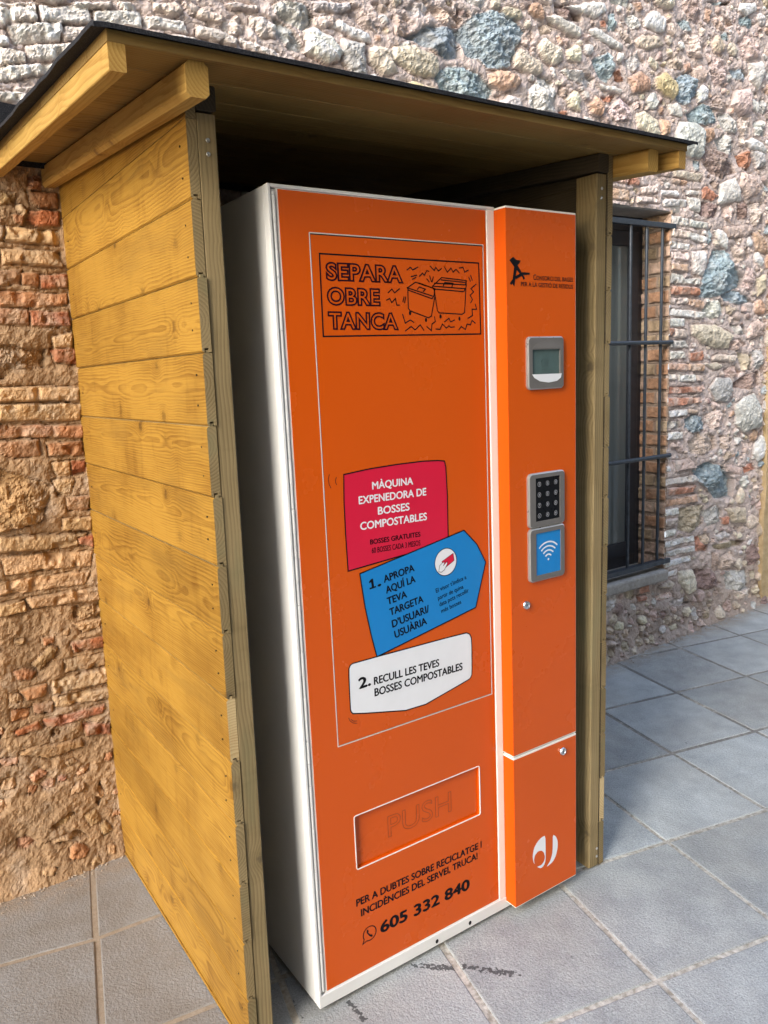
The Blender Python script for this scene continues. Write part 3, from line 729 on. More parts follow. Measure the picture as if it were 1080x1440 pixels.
# ------------------------------------------------------------------ the old stone wall: a worked relief of traced and random stones
WX = lambda x: .972 + .042*x          # mortar plane of the wall
OPEN = (1.80, 2.72, .385, 2.172)      # window opening: x0, x1, z0, z1
rng = np.random.default_rng(11)
def fbm(x, z, scale, octs, seed, rough=.55):
    out = np.zeros(np.broadcast(x, z).shape); amp = 1.0; tot = 0
    for o in range(octs):
        r = np.random.default_rng(seed*31+o); N = 256; lat = r.random((N, N))
        u = x*scale*2**o + 37.3; v = z*scale*2**o + 91.7
        iu = np.floor(u).astype(int); iv = np.floor(v).astype(int); fu = u-iu; fv = v-iv
        fu = fu*fu*(3-2*fu); fv = fv*fv*(3-2*fv)
        a = lat[iu % N, iv % N]; b = lat[(iu+1) % N, iv % N]; c = lat[iu % N, (iv+1) % N]; d = lat[(iu+1) % N, (iv+1) % N]
        out += amp*((a*(1-fu)+b*fu)*(1-fv)+(c*(1-fu)+d*fu)*fv); tot += amp; amp *= rough
    return out/tot
def sdf(poly, X, Z):
    """distance inside a polygon (positive) or outside (negative)"""
    n = len(poly); best = np.full(X.shape, 1e9); inside = np.zeros(X.shape, bool)
    for i in range(n):
        ax, az = poly[i]; bx, bz = poly[(i+1) % n]; ex, ez = bx-ax, bz-az
        t = np.clip(((X-ax)*ex+(Z-az)*ez)/max(1e-12, ex*ex+ez*ez), 0, 1)
        best = np.minimum(best, np.hypot(X-ax-t*ex, Z-az-t*ez))
        cr = ((az > Z) != (bz > Z)) & (X < (bx-ax)*(Z-az)/((bz-az) if abs(bz-az) > 1e-12 else 1e-12)+ax)
        inside ^= cr
    return np.where(inside, best, -best)
SCOL = {'w': (.74, .71, .66), 'b': (.30, .37, .40), 'g': (.55, .53, .50), 'c': (.66, .58, .46), 'p': (.54, .42, .37), 'r': (.46, .225, .15),
        'o': (.57, .38, .27), 't': (.53, .45, .34), 'y': (.58, .49, .28), 'd': (.31, .23, .205), 'k': (.66, .54, .475)}
def build_wall():
    stones = []
    for l in STONES.strip().split('\n'):
        t = l.split(); q = [int(a)/1000 for a in t[1:]]; p = [(q[i], q[i+1]) for i in range(0, len(q), 2)]
        if t[0].islower():
            mx, mz = sum(a for a, _ in p)/len(p), sum(b for _, b in p)/len(p); p = [(mx+(a-mx)*1.10, mz+(b-mz)*1.10) for a, b in p]
        stones.append((t[0], p))
    occ = np.zeros((1100, 900), bool)                      # 6 mm cells from x=-2.6, z=-.1
    def cells(poly, grow=.004):
        xs_ = [p[0] for p in poly]; zs_ = [p[1] for p in poly]
        i0, i1 = int((min(xs_)+2.6)/.006)-1, int((max(xs_)+2.6)/.006)+2; j0, j1 = int((min(zs_)+.1)/.006)-1, int((max(zs_)+.1)/.006)+2
        i0, j0 = max(i0, 0), max(j0, 0); i1, j1 = min(i1, 1099), min(j1, 899)
        if i1 <= i0 or j1 <= j0: return None
        I, J = np.meshgrid(np.arange(i0, i1), np.arange(j0, j1), indexing='ij')
        return (i0, i1, j0, j1, sdf(poly, I*.006-2.6, J*.006-.1) > -grow)
    for k, p in stones:
        c = cells(p)
        if c: occ[c[0]:c[1], c[2]:c[3]] |= c[4]
    c = cells([(OPEN[0], OPEN[2]), (OPEN[1], OPEN[2]), (OPEN[1], OPEN[3]), (OPEN[0], OPEN[3])]); occ[c[0]:c[1], c[2]:c[3]] |= c[4]
    pal = list('wwggccppkkkkottbdp'); palL = list('ttcccooprk')
    def rand_stone(x, z, r):
        n = int(rng.integers(6, 10)); asp = rng.uniform(.55, .95); th = rng.uniform(-.5, .5); pts = []
        for i in range(n):
            a = 2*pi*(i+rng.uniform(-.28, .28))/n; rr = r*rng.uniform(.8, 1.1); u, v = rr*cos(a), rr*asp*sin(a)
            pts.append((x+u*cos(th)-v*sin(th), z+u*sin(th)+v*cos(th)))
        return pts
    # courses of thin brick where the photo shows brickwork continuing
    for (x0, x1, z0, z1, tilt) in ((-2.5, -.40, 2.26, 2.56, .16), (-2.5, -.56, .30, 2.2, .03), (2.22, 2.9, 2.19, 2.34, .0), (-.1, .75, 2.20, 2.46, .10)):
        z = z0
        while z < z1:
            h = rng.uniform(.045, .058); x = x0 + rng.uniform(0, .1)
            while x < x1:
                w = rng.uniform(.13, .28); zz = z + tilt*(x-x0)*.2
                p = [(x, zz+rng.uniform(0, .005)), (x+w, zz+rng.uniform(-.004, .005)), (x+w, zz+h-rng.uniform(0, .006)), (x, zz+h-rng.uniform(0, .006))]
                cc = cells(p, 0)
                if cc and occ[cc[0]:cc[1], cc[2]:cc[3]][cc[4]].mean() < .04:
                    occ[cc[0]:cc[1], cc[2]:cc[3]] |= cc[4]; stones.append((str(rng.choice(list('KKCPROW'))), p))
                x += w + rng.uniform(.012, .022)
            z += h + rng.uniform(.014, .024)
    for r, tries in ((.085, 2500), (.06, 4500), (.042, 7000), (.028, 8000), (.018, 9000)):
        for _ in range(tries):
            x, z = rng.uniform(-2.4, 3.75), rng.uniform(.01, 4.2)
            if -.05 < x < .95 and z < 1.95: continue
            if occ[int((x+2.6)/.006), int((z+.1)/.006)]: continue
            if r > .05 and z < .3: continue
            if x < .0 and z < 2.2 and (x > -.60 or r > .03) and not (z < .45 and r < .03 and rng.random() < .25): continue
            p = rand_stone(x, z, r*rng.uniform(.85, 1.15)); cc = cells(p, .0)
            if cc is None or occ[cc[0]:cc[1], cc[2]:cc[3]][cc[4]].any(): continue
            occ[cc[0]:cc[1], cc[2]:cc[3]] |= cc[4]
            low = z < .35
            stones.append((str(rng.choice(palL if (x < 0 and z < 2.2) else (list('tpdgcpt') if low else pal))), p))
    xs = np.concatenate([np.arange(-2.5, -.75, .016), np.arange(-.75, -.12, .0034), np.arange(-.12, 2.2, .0065), np.arange(2.2, 2.715, .0048), [OPEN[1]], np.arange(2.7245, 3.74, .0048)])
    zs = np.concatenate([np.arange(-.03, .35, .0042), np.arange(.35, 3.36, .0046), np.arange(3.36, 4.3, .016)])
    xs[np.argmin(abs(xs-OPEN[0]))] = OPEN[0]
    for v in OPEN[2:]: zs[np.argmin(abs(zs-v))] = v
    X, Z = np.meshgrid(xs, zs, indexing='ij')
    # ragged outlines: read the stones through a slightly shaken grid
    wx = (fbm(X, Z, 26, 3, 1)-.5)*.018; wz = (fbm(X, Z, 26, 3, 2)-.5)*.015
    rough = fbm(X, Z, 55, 4, 3, .62)-.5; lump = fbm(X, Z, 9, 4, 4)-.5; fine = fbm(X, Z, 130, 2, 5, .7)-.5
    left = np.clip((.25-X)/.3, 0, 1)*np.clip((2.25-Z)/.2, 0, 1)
    soft = 1-.15*left
    H = .002 + .004*left + lump*.026 + rough*.013*soft + fine*.004*soft
    # lower render: a lumpy plinth of mud mortar
    PL = np.clip((.30-Z)/.3, 0, 1)*(.018+.03*(fbm(X, Z, 6, 3, 8)-.3))
    foot = np.clip((.06-Z)/.06, 0, 1); PL = PL+foot*.020
    C = np.zeros(X.shape+(3,)); mr_ = np.array((.60, .50, .455)); ml = np.array((.38, .245, .135)); md = np.array((.36, .29, .235))
    C[:] = mr_; C = C*(1-left[..., None]) + ml*left[..., None]  # ochre mud mortar, with warm light on the lower left partly mixed in
    lowm = (np.clip((.42-Z)/.3, 0, 1)*np.clip((X-.5), 0, 1))[..., None]; C = C*(1-lowm*.75) + md*lowm*.75
    C *= (1+.55*(fbm(X, Z, 14, 4, 6)-.5)+.5*rough)[..., None]
    top = np.full(X.shape, -1.0); edge = np.zeros(X.shape)
    for k, poly in stones:
        brick = k.isupper(); kk = k.lower()
        px = [p[0] for p in poly]; pz = [p[1] for p in poly]
        i0, i1 = np.searchsorted(xs, (min(px)-.03, max(px)+.03)); j0, j1 = np.searchsorted(zs, (min(pz)-.03, max(pz)+.03))
        if i1-i0 < 2 or j1-j0 < 2: continue
        s = np.s_[i0:i1, j0:j1]; sh = .55 if brick else 1.0
        ar = abs(sum(poly[i][0]*poly[(i+1) % len(poly)][1]-poly[(i+1) % len(poly)][0]*poly[i][1] for i in range(len(poly))))/2
        size = math.sqrt(ar); sh *= min(1, size/.06)
        d = sdf(poly, X[s]+wx[s]*sh, Z[s]+wz[s]*sh); d = d+(.003 if brick and px[0] < .1 else 0); inr = max(d.max(), .003)
        cx, cz = np.mean(px), np.mean(pz)
        if brick:
            base = rng.uniform(.010, .018); rim = .009
            h = base*np.sqrt(np.clip(1-(1-np.clip(d/rim, 0, 1))**2, 0, 1)) + rng.normal(0, .06)*(X[s]-cx)*.5 + rng.normal(0, .12)*(Z[s]-cz)
            h += (rough[s]*.013 + fine[s]*.005)*(.7 if cx < .1 and cz < 2.2 else 1)
            h -= np.clip(fbm(X[s]+cx, Z[s], 30, 2, 9)-.62, 0, 1)*.07          # spalled hollows
        else:
            base = min(.036, .010+.30*inr)*rng.uniform(.75, 1.2)
            ang = kk == 'b' or (kk in 'gdprtk' and rng.random() < .7)
            h = base*np.sqrt(np.clip(1-(1-np.clip(d/(inr*(.40 if ang else .75)), 0, 1))**2, 0, 1))
            if ang:
                for _ in range(7):
                    a = rng.uniform(0, 2*pi); g = rng.uniform(.2, 1.2)*base/inr
                    h = np.minimum(h, base*rng.uniform(.80, 1.0) + g*((X[s]-cx)*cos(a)+(Z[s]-cz)*sin(a)))
                h += rough[s]*.026 + (fbm(X[s]*.6+cx, Z[s]*1.7+cz, 34, 3, 12)-.5)*.024 + fine[s]*.008
            else: h += rough[s]*.015*(.6 if kk == 'w' else 1) + fine[s]*.006
        m = d > 0
        H[s] = np.where(m, np.maximum(h-.004, H[s]*.25-.006 + h*.5), H[s])
        crev = np.exp(-np.clip(-d, 0, 1)/.0055)*~m
        H[s] -= crev*(.009 if brick else .007)*min(1, size/.05)
        col = np.array(SCOL[kk])*rng.uniform(.84, 1.16)*(1+rng.normal(0, .018, 3))
        if cx < .1 and cz < 2.2: col = col*np.array((1.0, .72, .47))*.76  # warm light below the roof line partly put into these stone colours
        if cz > 2.15 and cx < .6: col = col*.5 + np.array((.80, .75, .68))*.5
        mot = (1+.75*rough[s]+.5*(fbm(X[s]+cx*3, Z[s], 20, 3, 13)-.5))[..., None]
        cc = col*mot
        if brick:      # lime bloom over the brick faces
            bl = np.clip((fbm(X[s]+3, Z[s]+cx, 24, 3, 14)-.48)*4, 0, 1)[..., None]*.5; cc = cc*(1-bl)+np.array((.70, .62, .54) if cx > .1 or cz > 2.2 else (.47, .36, .24))*bl
        if kk == 'b':  # pale scaling on the slate blocks
            bl = np.clip((fbm(X[s], Z[s]*1.4+cx, 40, 3, 15)-.52)*5, 0, 1)[..., None]*.55; cc = cc*(1-bl)+np.array((.47, .50, .50))*bl
        a = np.clip(d/.004, 0, 1)[..., None]; C[s] = C[s]*(1-a)+cc*a
        C[s] *= (1-.22*np.exp(-np.abs(d)/.003)*(d < .002))[..., None]
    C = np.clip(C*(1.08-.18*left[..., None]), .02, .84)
    H = H+PL
    Yv = WX(X) - H
    nx, nz = X.shape; V = np.stack([X, Yv, Z], -1).reshape(-1, 3)
    I, J = np.meshgrid(np.arange(nx-1), np.arange(nz-1), indexing='ij')
    xm = (xs[:-1]+xs[1:])/2; zm = (zs[:-1]+zs[1:])/2
    keep = ~(((xm > OPEN[0]) & (xm < OPEN[1]))[:, None] & ((zm > OPEN[2]) & (zm < OPEN[3]))[None, :])
    I, J = I[keep], J[keep]; a = I*nz+J
    Q = np.stack([a, a+nz, a+nz+1, a+1], -1)
    me = grid_mesh('wall', V, Q, C.reshape(-1, 3)); me.materials.append(M['wall'])
    return me
def grid_mesh(name, V, Q, C):
    me = bpy.data.meshes.new(name); me.vertices.add(len(V)); me.vertices.foreach_set('co', V.astype(np.float32).ravel())
    me.loops.add(Q.size); me.loops.foreach_set('vertex_index', Q.astype(np.int32).ravel())
    me.polygons.add(len(Q)); me.polygons.foreach_set('loop_start', np.arange(0, Q.size, 4, dtype=np.int32))
    me.update(calc_edges=True)
    at = me.color_attributes.new('col', 'FLOAT_COLOR', 'POINT'); at.data.foreach_set('color', np.concatenate([C, np.ones((len(C), 1))], 1).astype(np.float32).ravel())
    me.polygons.foreach_set('use_smooth', np.zeros(len(Q), bool)); me.update(); return me

bld = thing('stone_building', 'old rubble stone and brick building with a barred window behind the wooden shelter', 'building', (1.0, 1.01, 0))
def child_at(o, parent):      # keep world coordinates while parenting
    o.parent = parent; o.matrix_parent_inverse = parent.matrix_basis.inverted(); return o
wall = child_at(link(bpy.data.objects.new('wall', build_wall())), bld)

def build_jamb():
    """brick reveal of the window, right-hand side, seen obliquely"""
    ys = np.arange(0, .26, .004); zs = np.arange(OPEN[2]-.002, OPEN[3]+.01, .004); Yg, Zg = np.meshgrid(ys, zs, indexing='ij')
    ro = fbm(Yg+5, Zg, 50, 4, 21, .6)-.5; H = .000+ro*.008; C = np.zeros(Yg.shape+(3,)); C[:] = (.40, .31, .24); z = OPEN[2]+.004; row = 0
    wz = (fbm(Yg, Zg, 22, 3, 22)-.5)*.012
    while z < OPEN[3]:
        h = .056; cuts = (0, .13, .3) if row % 2 else (-.06, .075, .2, .34)
        for a, b in zip(cuts[:-1], cuts[1:]):
            p = [(a+.004, z), (b-.004, z), (b-.004, z+h), (a+.004, z+h)]; d = sdf(p, Yg, Zg+wz); m = d > 0
            hh = .010*np.sqrt(np.clip(1-(1-np.clip(d/.006, 0, 1))**2, 0, 1))+ro*.009+rng.normal(0, .002)
            H = np.where(m, hh, H-.004*np.exp(-np.clip(-d, 0, 1)/.004))
            col = np.array(SCOL[rng.choice(list('oktckotk'))])*rng.uniform(.8, 1.02)*np.array((1, .86, .72))
            aa = np.clip(d/.004, 0, 1)[..., None]; C = C*(1-aa)+col*(1+.8*ro[..., None])*aa
        z += h+.0155; row += 1
    V = np.stack([OPEN[1]-H+.004, WX(OPEN[1])-.008+Yg, Zg], -1).reshape(-1, 3); ny, nz = Yg.shape
    I, J = np.meshgrid(np.arange(ny-1), np.arange(nz-1), indexing='ij'); a = (I*nz+J).ravel(); Q = np.stack([a, a+1, a+nz+1, a+nz], -1)
    me = grid_mesh('window_reveal', V, Q, np.clip(C, .02, .8).reshape(-1, 3)); me.materials.append(M['wall']); return me
child_at(link(bpy.data.objects.new('window_reveal', build_jamb())), bld)
yw = WX(2.5)
b = MB(); b.box(1.70, 2.80, yw+.012, yw+.30, 2.168, 2.235, 'lintel'); child_at(b.build('lintel', None, bevel=.006), bld)
b = MB(); b.box(1.72, 2.705, yw-.036, yw+.28, .335, .392, 'concrete'); child_at(b.build('window_sill', None, bevel=.010), bld)
b = MB(); b.box(1.70, 1.806, yw+.01, yw+.30, .385, 2.172, 'concrete'); child_at(b.build('window_reveal', None), bld)
# window: fixed frame, two casements, blind behind the pane
win = MB(); fy = yw+.165
for x0, x1, z0, z1 in ((2.672, 2.716, .392, 2.172), (1.806, 1.866, .392, 2.172), (1.866, 2.672, .392, .452), (1.866, 2.672, 2.10, 2.172)): win.box(x0, x1, fy, fy+.07, z0, z1, 'framem')
wino = child_at(win.build('window', None, bevel=.003), bld)
sash = MB()
for x0, x1 in ((2.258, 2.667), (1.870, 2.254)):
    for a in ((x0, x0+.066, .456, 2.096), (x1-.066, x1, .456, 2.096), (x0+.066, x1-.066, .456, .53), (x0+.066, x1-.066, 2.026, 2.096)): sash.box(a[0], a[1], fy-.018, fy+.045, a[2], a[3], 'framem')
    for a in ((x0+.060, x0+.074, .52, 2.034), (x1-.074, x1-.060, .52, 2.034)): sash.box(a[0], a[1], fy-.012, fy+.03, a[2], a[3], 'framem')
s_ = sash.build('window_sash', wino, bevel=.003)
p_ = MB(); p_.box(2.318, 2.607, fy-.006, fy-.001, .52, 2.035, 'glass'); p_.box(1.93, 2.195, fy-.006, fy-.001, .52, 2.035, 'glass'); o_ = p_.build('pane', wino)
p_ = MB(); p_.box(1.87, 2.65, fy+.10, fy+.104, .40, 2.17, 'curtain'); p_.box(1.806, 2.716, fy+.070, fy+.102, .385, .40, 'framem'); o_ = p_.build('blind', wino)

def rod(mb, a, b_, r, m, k=10):
    a, b_ = Vector(a), Vector(b_); d = (b_-a).normalized(); u = d.orthogonal().normalized(); v = d.cross(u)
    vs = [p+u*(r*cos(2*pi*i/k))+v*(r*sin(2*pi*i/k)) for p in (a, b_) for i in range(k)]
    mb.add(vs, [(i, (i+1) % k, k+(i+1) % k, k+i) for i in range(k)]+[tuple(range(k-1, -1, -1)), tuple(range(k, 2*k))], m)
gy = yw+.012; g = MB(); g.box(1.78, 2.755, gy-.014, gy+.014, 2.092, 2.116, 'iron'); gb = child_at(g.build('window_grille', None, bevel=.002), bld)
g = MB(); g.box(1.78, 2.75, gy-.022, gy+.014, .418, .442, 'iron'); g.build('rail', gb, bevel=.002)
for z in (1.550, .983):
    g = MB(); rod(g, (1.78, gy-.010, z), (2.745, gy-.010, z), .0105, 'iron', 12); g.build('rail', gb)
for i in (0, 1, 2, 4, 5, 6, 7):
    g = MB(); rod(g, (2.667-.117*i, gy, .442), (2.667-.117*i, gy, 2.092), .0075, 'iron', 12); g.build('bar', gb)

# neighbouring rendered house at the right edge
pb = thing('rendered_house', 'white rendered house with a raw beige edge at the right end of the stone wall', 'building', (4.8, 1.1, 0))
zz = np.arange(-.02, 4.4, .045); ed = 3.668+.03*(fbm(zz, zz*0+.3, 5, 3, 31)-.5)+.022*(fbm(zz, zz*0+.7, 24, 2, 32)-.5)
vs = [(e, WX(3.7)-.035+.010*(fbm(np.array([z*7.1]), np.array([.2]), 3, 2, 33)[0]-.5), z) for e, z in zip(ed, zz)]+[(3.752+.004*sin(z*7), WX(3.7)-.038, z) for z in zz]
vs += [(e+.02, WX(3.7)+.1, z) for e, z in zip(ed, zz)]; n = len(zz)
b = MB(); b.add(vs, [(i, n+i, n+i+1, i+1) for i in range(n-1)]+[(2*n+i, i, i+1, 2*n+i+1) for i in range(n-1)], 'beige'); child_at(b.build('render_edge', None), pb)
b = MB(); b.box(3.745, 9.0, WX(3.7)-.046, 1.9, .0, 4.4, 'plaster'); child_at(b.build('wall', None), pb)

# ------------------------------------------------------------------ paving
def G(i, j):
    if i < 0:
        k = min(1.0, -i/2); j = j-k*(.18+.11*(j-2))
    c, s = cos(PAV[2]), sin(PAV[2]); a, b_ = i*PAV[3], j*PAV[4]
    return PAV[0]+a*c-b_*s, PAV[1]+a*s+b_*c
M['paving'] = paving_mat()
def build_paving():
    V = []; F = []; Cc = []; r = random.Random(3)
    for i in range(-16, 26):
        for j in range(-16, 10):
            q = [np.array(G(*a)) for a in ((i, j), (i+1, j), (i+1, j+1), (i, j+1))]; c = sum(q)/4
            if c[1] > WX(c[0])+.5: continue
            o = len(V); gpx = .0075*r.uniform(.8, 1.25); dz = r.uniform(-.001, .001); tx, ty = r.uniform(-.002, .002), r.uniform(-.002, .002)
            for ins, z in ((gpx, -.006), (gpx+.001, -.0015), (gpx+.004, .0)):
                for p in q:
                    d = c-p; d = d/abs(d); pp = p+d*ins; V.append((pp[0], pp[1], z+dz+tx*(pp[0]-c[0])+ty*(pp[1]-c[1])))
            for l in (0, 4):
                for k in range(4): F.append((o+l+k, o+l+(k+1) % 4, o+l+4+(k+1) % 4, o+l+4+k))
            F.append((o+8, o+9, o+10, o+11))
            b_ = r.uniform(.82, 1.12); w = r.uniform(-.006, .008); col = (.400*b_+w, .422*b_, .420*b_-w)
            Cc += [col]*12
    me = bpy.data.meshes.new('paving'); me.from_pydata(V, [], F); at = me.color_attributes.new('col', 'FLOAT_COLOR', 'POINT')
    at.data.foreach_set('color', np.array([c+(1,) for c in Cc], dtype=np.float32).ravel()); me.materials.append(M['paving']); return me
tag(link(bpy.data.objects.new('pavement', build_paving())), kind='structure')
def joint_mat():
    t = NT('sandy_joint_mortar'); P = t.coord('Object'); n1 = t.noise(P, 70, 4, .6); n2 = t.noise(P, 5, 3); sp = t.n('SeparateXYZ'); t.l(P, sp.inputs[0])
    c = t.mix(t.mr(n1, .35, .7), (.27, .24, .19), (.66, .62, .54))
    far = t.math('MULTIPLY', t.mr(sp.outputs[0], 1.1, 1.9), t.mr(n2, .3, .55)); c = t.mix(t.math('MULTIPLY', far, .75), c, (.10, .10, .10))
    c = t.mix(t.mr(sp.outputs[0], .3, -.3, 0, .85), c, (.27, .205, .135))
    t.out(c, .9, t.bump(n1, .6, .004)); return t.m
M['joint'] = joint_mat()
b = MB(); b.add([(-40, -60, -.0032), (60, -60, -.0032), (60, 40, -.0032), (-40, 40, -.0032)], [(0, 1, 2, 3)], 'joint'); tag(b.build('ground'), kind='structure')
# raised ridges of mortar along the joints near the camera
gr_ = MB(); r = random.Random(9)
for _ in range(420):
    x = r.choice((r.uniform(-.75, -.18), r.uniform(1.1, 3.6), r.uniform(1.1, 3.6))); y = WX(x)-.045-abs(r.gauss(0, .022)); s = r.uniform(.0016, .0052)
    pts = [Vector((r.gauss(0, 1), r.gauss(0, 1), r.gauss(0, .8))).normalized()*s*r.uniform(.7, 1.1) for _ in range(6)]
    base = [(s, 0, 0), (0, s, 0), (-s, 0, 0), (0, -s, 0), (0, 0, s*.8), (0, 0, -s*.6)]
    vs = [(x+p[0]*r.uniform(.6, 1.2), y+p[1]*r.uniform(.6, 1.2), p[2]*r.uniform(.6, 1.1)+s*.45) for p in base]
    gr_.add(vs, [(0, 1, 4), (1, 2, 4), (2, 3, 4), (3, 0, 4), (1, 0, 5), (2, 1, 5), (3, 2, 5), (0, 3, 5)], 'grit')
tag(gr_.build('grit'), 'loose grit and mortar crumbs along the foot of the wall', None, None, 'stuff')

# ------------------------------------------------------------------ wooden shelter
SX, SY, SYAW, LX, LY, PT = SHED
cS, sS = cos(SYAW), sin(SYAW)
def S(a, b_, z): return (SX+a*cS-b_*sS+LX*z, SY+a*sS+b_*cS+LY*z, z)
SW, SD = 1.1357, .985
def zd(b_): return 1.967+.078*(b_+.136)          # underside of the roof deck
EX, EY = Vector((cS, sS, 0)), Vector((-sS, cS, 0)); EZ = Vector((LX, LY, 1)).normalized(); ER = Vector((-sS, cS, .078)).normalized()
shed = thing('wooden_shelter', 'tall golden wooden shelter with black felt roof standing around the orange machine', 'shelter', (.39, .45, 0))
def part(mb, name, **k): return child_at(mb.build(name, None, **k), shed)
def side_wall(mirror, mout):
    mb = MB(); t = .019; r = random.Random(5 if mirror else 4)
    for i in range(14):
        z0, z1 = i*PT, (i+1)*PT; c = .0034
        prof = [(0, z0+c+.0009), (c, z0+.0008), (.005, z0+.0008), (.005, z0+.0085), (.0135, z0+.0085), (.0135, z0+.0008), (t, z0+.0008), (t, z1-.0008), (.0125, z1-.0008), (.0125, z1+.005), (.006, z1+.005), (.006, z1-.0008), (c, z1-.0008), (0, z1-c-.0009)]
        if i == 13: prof = prof[:7]+[(t, z1), (0, z1)]
        if i == 0: prof = [(0, .002), (t, .002)]+prof[7:]
        j0 = r.uniform(-.0022, .0022); dep = r.uniform(-.0008, .0012); off = r.uniform(0, 50); py, pz = r.uniform(-.08, .02)+.0, r.choice((-1, 1))*r.uniform(.0, .10)+z0+PT/2
        vs = []; gr = []; n = len(prof)
        for b_ in (j0, SD):
            for a, z in prof:
                aa = a+dep; vs.append(S(SW-aa if mirror else aa, b_, z)); gr.append((b_+off, aa-py, z-pz))
        fs = []; ms = []
        for k in range(n):
            f = (k, (k+1) % n, n+(k+1) % n, n+k); fs.append(f if mirror else tuple(reversed(f)))
            a0, a1 = prof[k][0], prof[(k+1) % n][0]; ms.append(mout if max(a0, a1) < .0045 else ('inner' if mirror and min(a0, a1) > .018 else 'treated'))  # right inner faces get the tone with shade painted in
        front = tuple(range(n)); fs += [front if not mirror else tuple(reversed(front)), tuple(range(2*n-1, n-1, -1)) if not mirror else tuple(range(n, 2*n))]
        ms += ['fresh' if (i == 5 and not mirror) or (i == 1 and mirror) else 'treated', 'treated']
        mb.add(vs, fs, ms, gr)
    # top wedge cut to the roof slope
    z0 = 14*PT+.0009; off = 77.7; vs = []; gr = []
    for b_ in (0, SD):
        for a, z in ((0, z0), (t, z0), (t, zd(b_)), (0, zd(b_))):
            vs.append(S(SW-a if mirror else a, b_, z)); gr.append((b_+off, a+.03, z-z0+.04))
    fs = [(0, 4, 5, 1), (1, 5, 6, 2), (2, 6, 7, 3), (3, 7, 4, 0), (0, 1, 2, 3), (7, 6, 5, 4)]
    if mirror: fs = [tuple(reversed(f)) for f in fs]
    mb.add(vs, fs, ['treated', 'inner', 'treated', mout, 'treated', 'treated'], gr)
    if not mirror:   # thin drip lath along the foot of the outer face
        timber(mb, S(-.0045, .002, .0025), EY, EX, EZ, SD-.01, .004, .007, mout, None, .0008)
    return mb
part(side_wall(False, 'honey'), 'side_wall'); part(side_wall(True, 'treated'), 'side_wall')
r = random.Random(12)
for i in range(14):
    for b_, zz in ((.036, .045), (.034, .098), (.925, .07)):
        k = 8; rr = .0019; z = i*PT+zz+r.uniform(-.006, .006); y = b_+r.uniform(-.004, .004); mb = MB()
        mb.add([S(-.0014, y+rr*cos(2*pi*j/k), z+rr*sin(2*pi*j/k)) for j in range(k)]+[S(.002, y+rr*cos(2*pi*j/k), z+rr*sin(2*pi*j/k)) for j in range(k)],
               [tuple(range(k-1, -1, -1))]+[(j, (j+1) % k, k+(j+1) % k, k+j) for j in range(k)], 'nail'); part(mb, 'nail')
for a in (.0195, 1.0775):
    for b_ in (.002, .89):
        mb = MB(); timber(mb, S(a, b_, .003), EX, EY, EZ, .038, .07, 1.93, 'treated') if False else timber(mb, S(a, b_, .003), EZ, EX, EY, 1.927, .0385, .07, 'treated', 'treated', .003, (-.05 if a < .5 else .11, -.06))
        part(mb, 'post')
for a in (.0195, 1.0775):
    mb = MB(); b0 = -.004; timber(mb, S(a, b0, zd(b0)-.044), ER, EX, Vector((LX, 0, 1)), .95, .038, .0435, 'inner'); part(mb, 'top_plate')  # top plates in the same shade-darkened tone
for a, w, b0, h, ch in ((-.169, .027, -.1355, .041, .0015), (-.0425, .0395, -.121, .056, .007), (1.1385, .0385, -.106, .052, .006), (1.2205, .027, -.134, .041, .0015)):
    mb = MB(); timber(mb, S(a, b0, zd(b0)-h), ER, EX, Vector((LX, 0, 1)), 1.10, w, h, 'rafter', 'rafter', ch, (.06, .05)); part(mb, 'rafter')
mb = MB(); b_ = -.138
while b_ < .975:
    w = min(.118, .985-b_); timber(mb, S(-.169, b_+.0006, zd(b_)+.0003), EX, ER, Vector((LX, 0, 1)), 1.417, w-.0015, .018, 'honey_deck', None, .0016); b_ += .118
part(mb, 'roof_deck')
def felt():
    r = np.random.default_rng(5); V = []; F = []
    A = np.linspace(-.183, 1.268, 90); B = np.concatenate([[-.149], np.linspace(-.14, .99, 60)])
    na, nb = len(A), len(B)
    def pt(i, j, k):
        a, b_ = A[i], B[j]; wob = .0022*(fbm(np.array([a*2+b_*9]), np.array([b_*6]), 8, 2, 41)[0]-.5)
        if i == 0: a -= .004+.016*np.clip(b_, 0, 1)+.010*fbm(np.array([b_]), np.array([.2]), 9, 3, 42)[0]
        if i == na-1: a += .006*fbm(np.array([b_]), np.array([.7]), 14, 2, 43)[0]
        if j == 0: b_ -= .004*fbm(np.array([a]), np.array([.4]), 16, 3, 44)[0]
        z = zd(b_)+.0192+wob + (.007 if k else 0)
        if j == 0: z -= .004
        if i == 0: z -= .003+.012*np.clip(b_, 0, 1)
        return S(a, b_, z)
    for k in (0, 1):
        for i in range(na):
            for j in range(nb): V.append(pt(i, j, k))
    ix = lambda i, j, k: k*na*nb+i*nb+j
    for i in range(na-1):
        for j in range(nb-1): F += [(ix(i, j, 1), ix(i+1, j, 1), ix(i+1, j+1, 1), ix(i, j+1, 1)), (ix(i, j, 0), ix(i, j+1, 0), ix(i+1, j+1, 0), ix(i+1, j, 0))]
    for i in range(na-1): F += [(ix(i, 0, 0), ix(i+1, 0, 0), ix(i+1, 0, 1), ix(i, 0, 1)), (ix(i+1, nb-1, 0), ix(i, nb-1, 0), ix(i, nb-1, 1), ix(i+1, nb-1, 1))]
    for j in range(nb-1): F += [(ix(0, j+1, 0), ix(0, j, 0), ix(0, j, 1), ix(0, j+1, 1)), (ix(na-1, j, 0), ix(na-1, j+1, 0), ix(na-1, j+1, 1), ix(na-1, j, 1))]
    mb = MB(); mb.add(V, F, 'felt'); return mb
part(felt(), 'roofing_felt')
mb = MB(); xs_ = np.linspace(-.62, 1.10, 70)
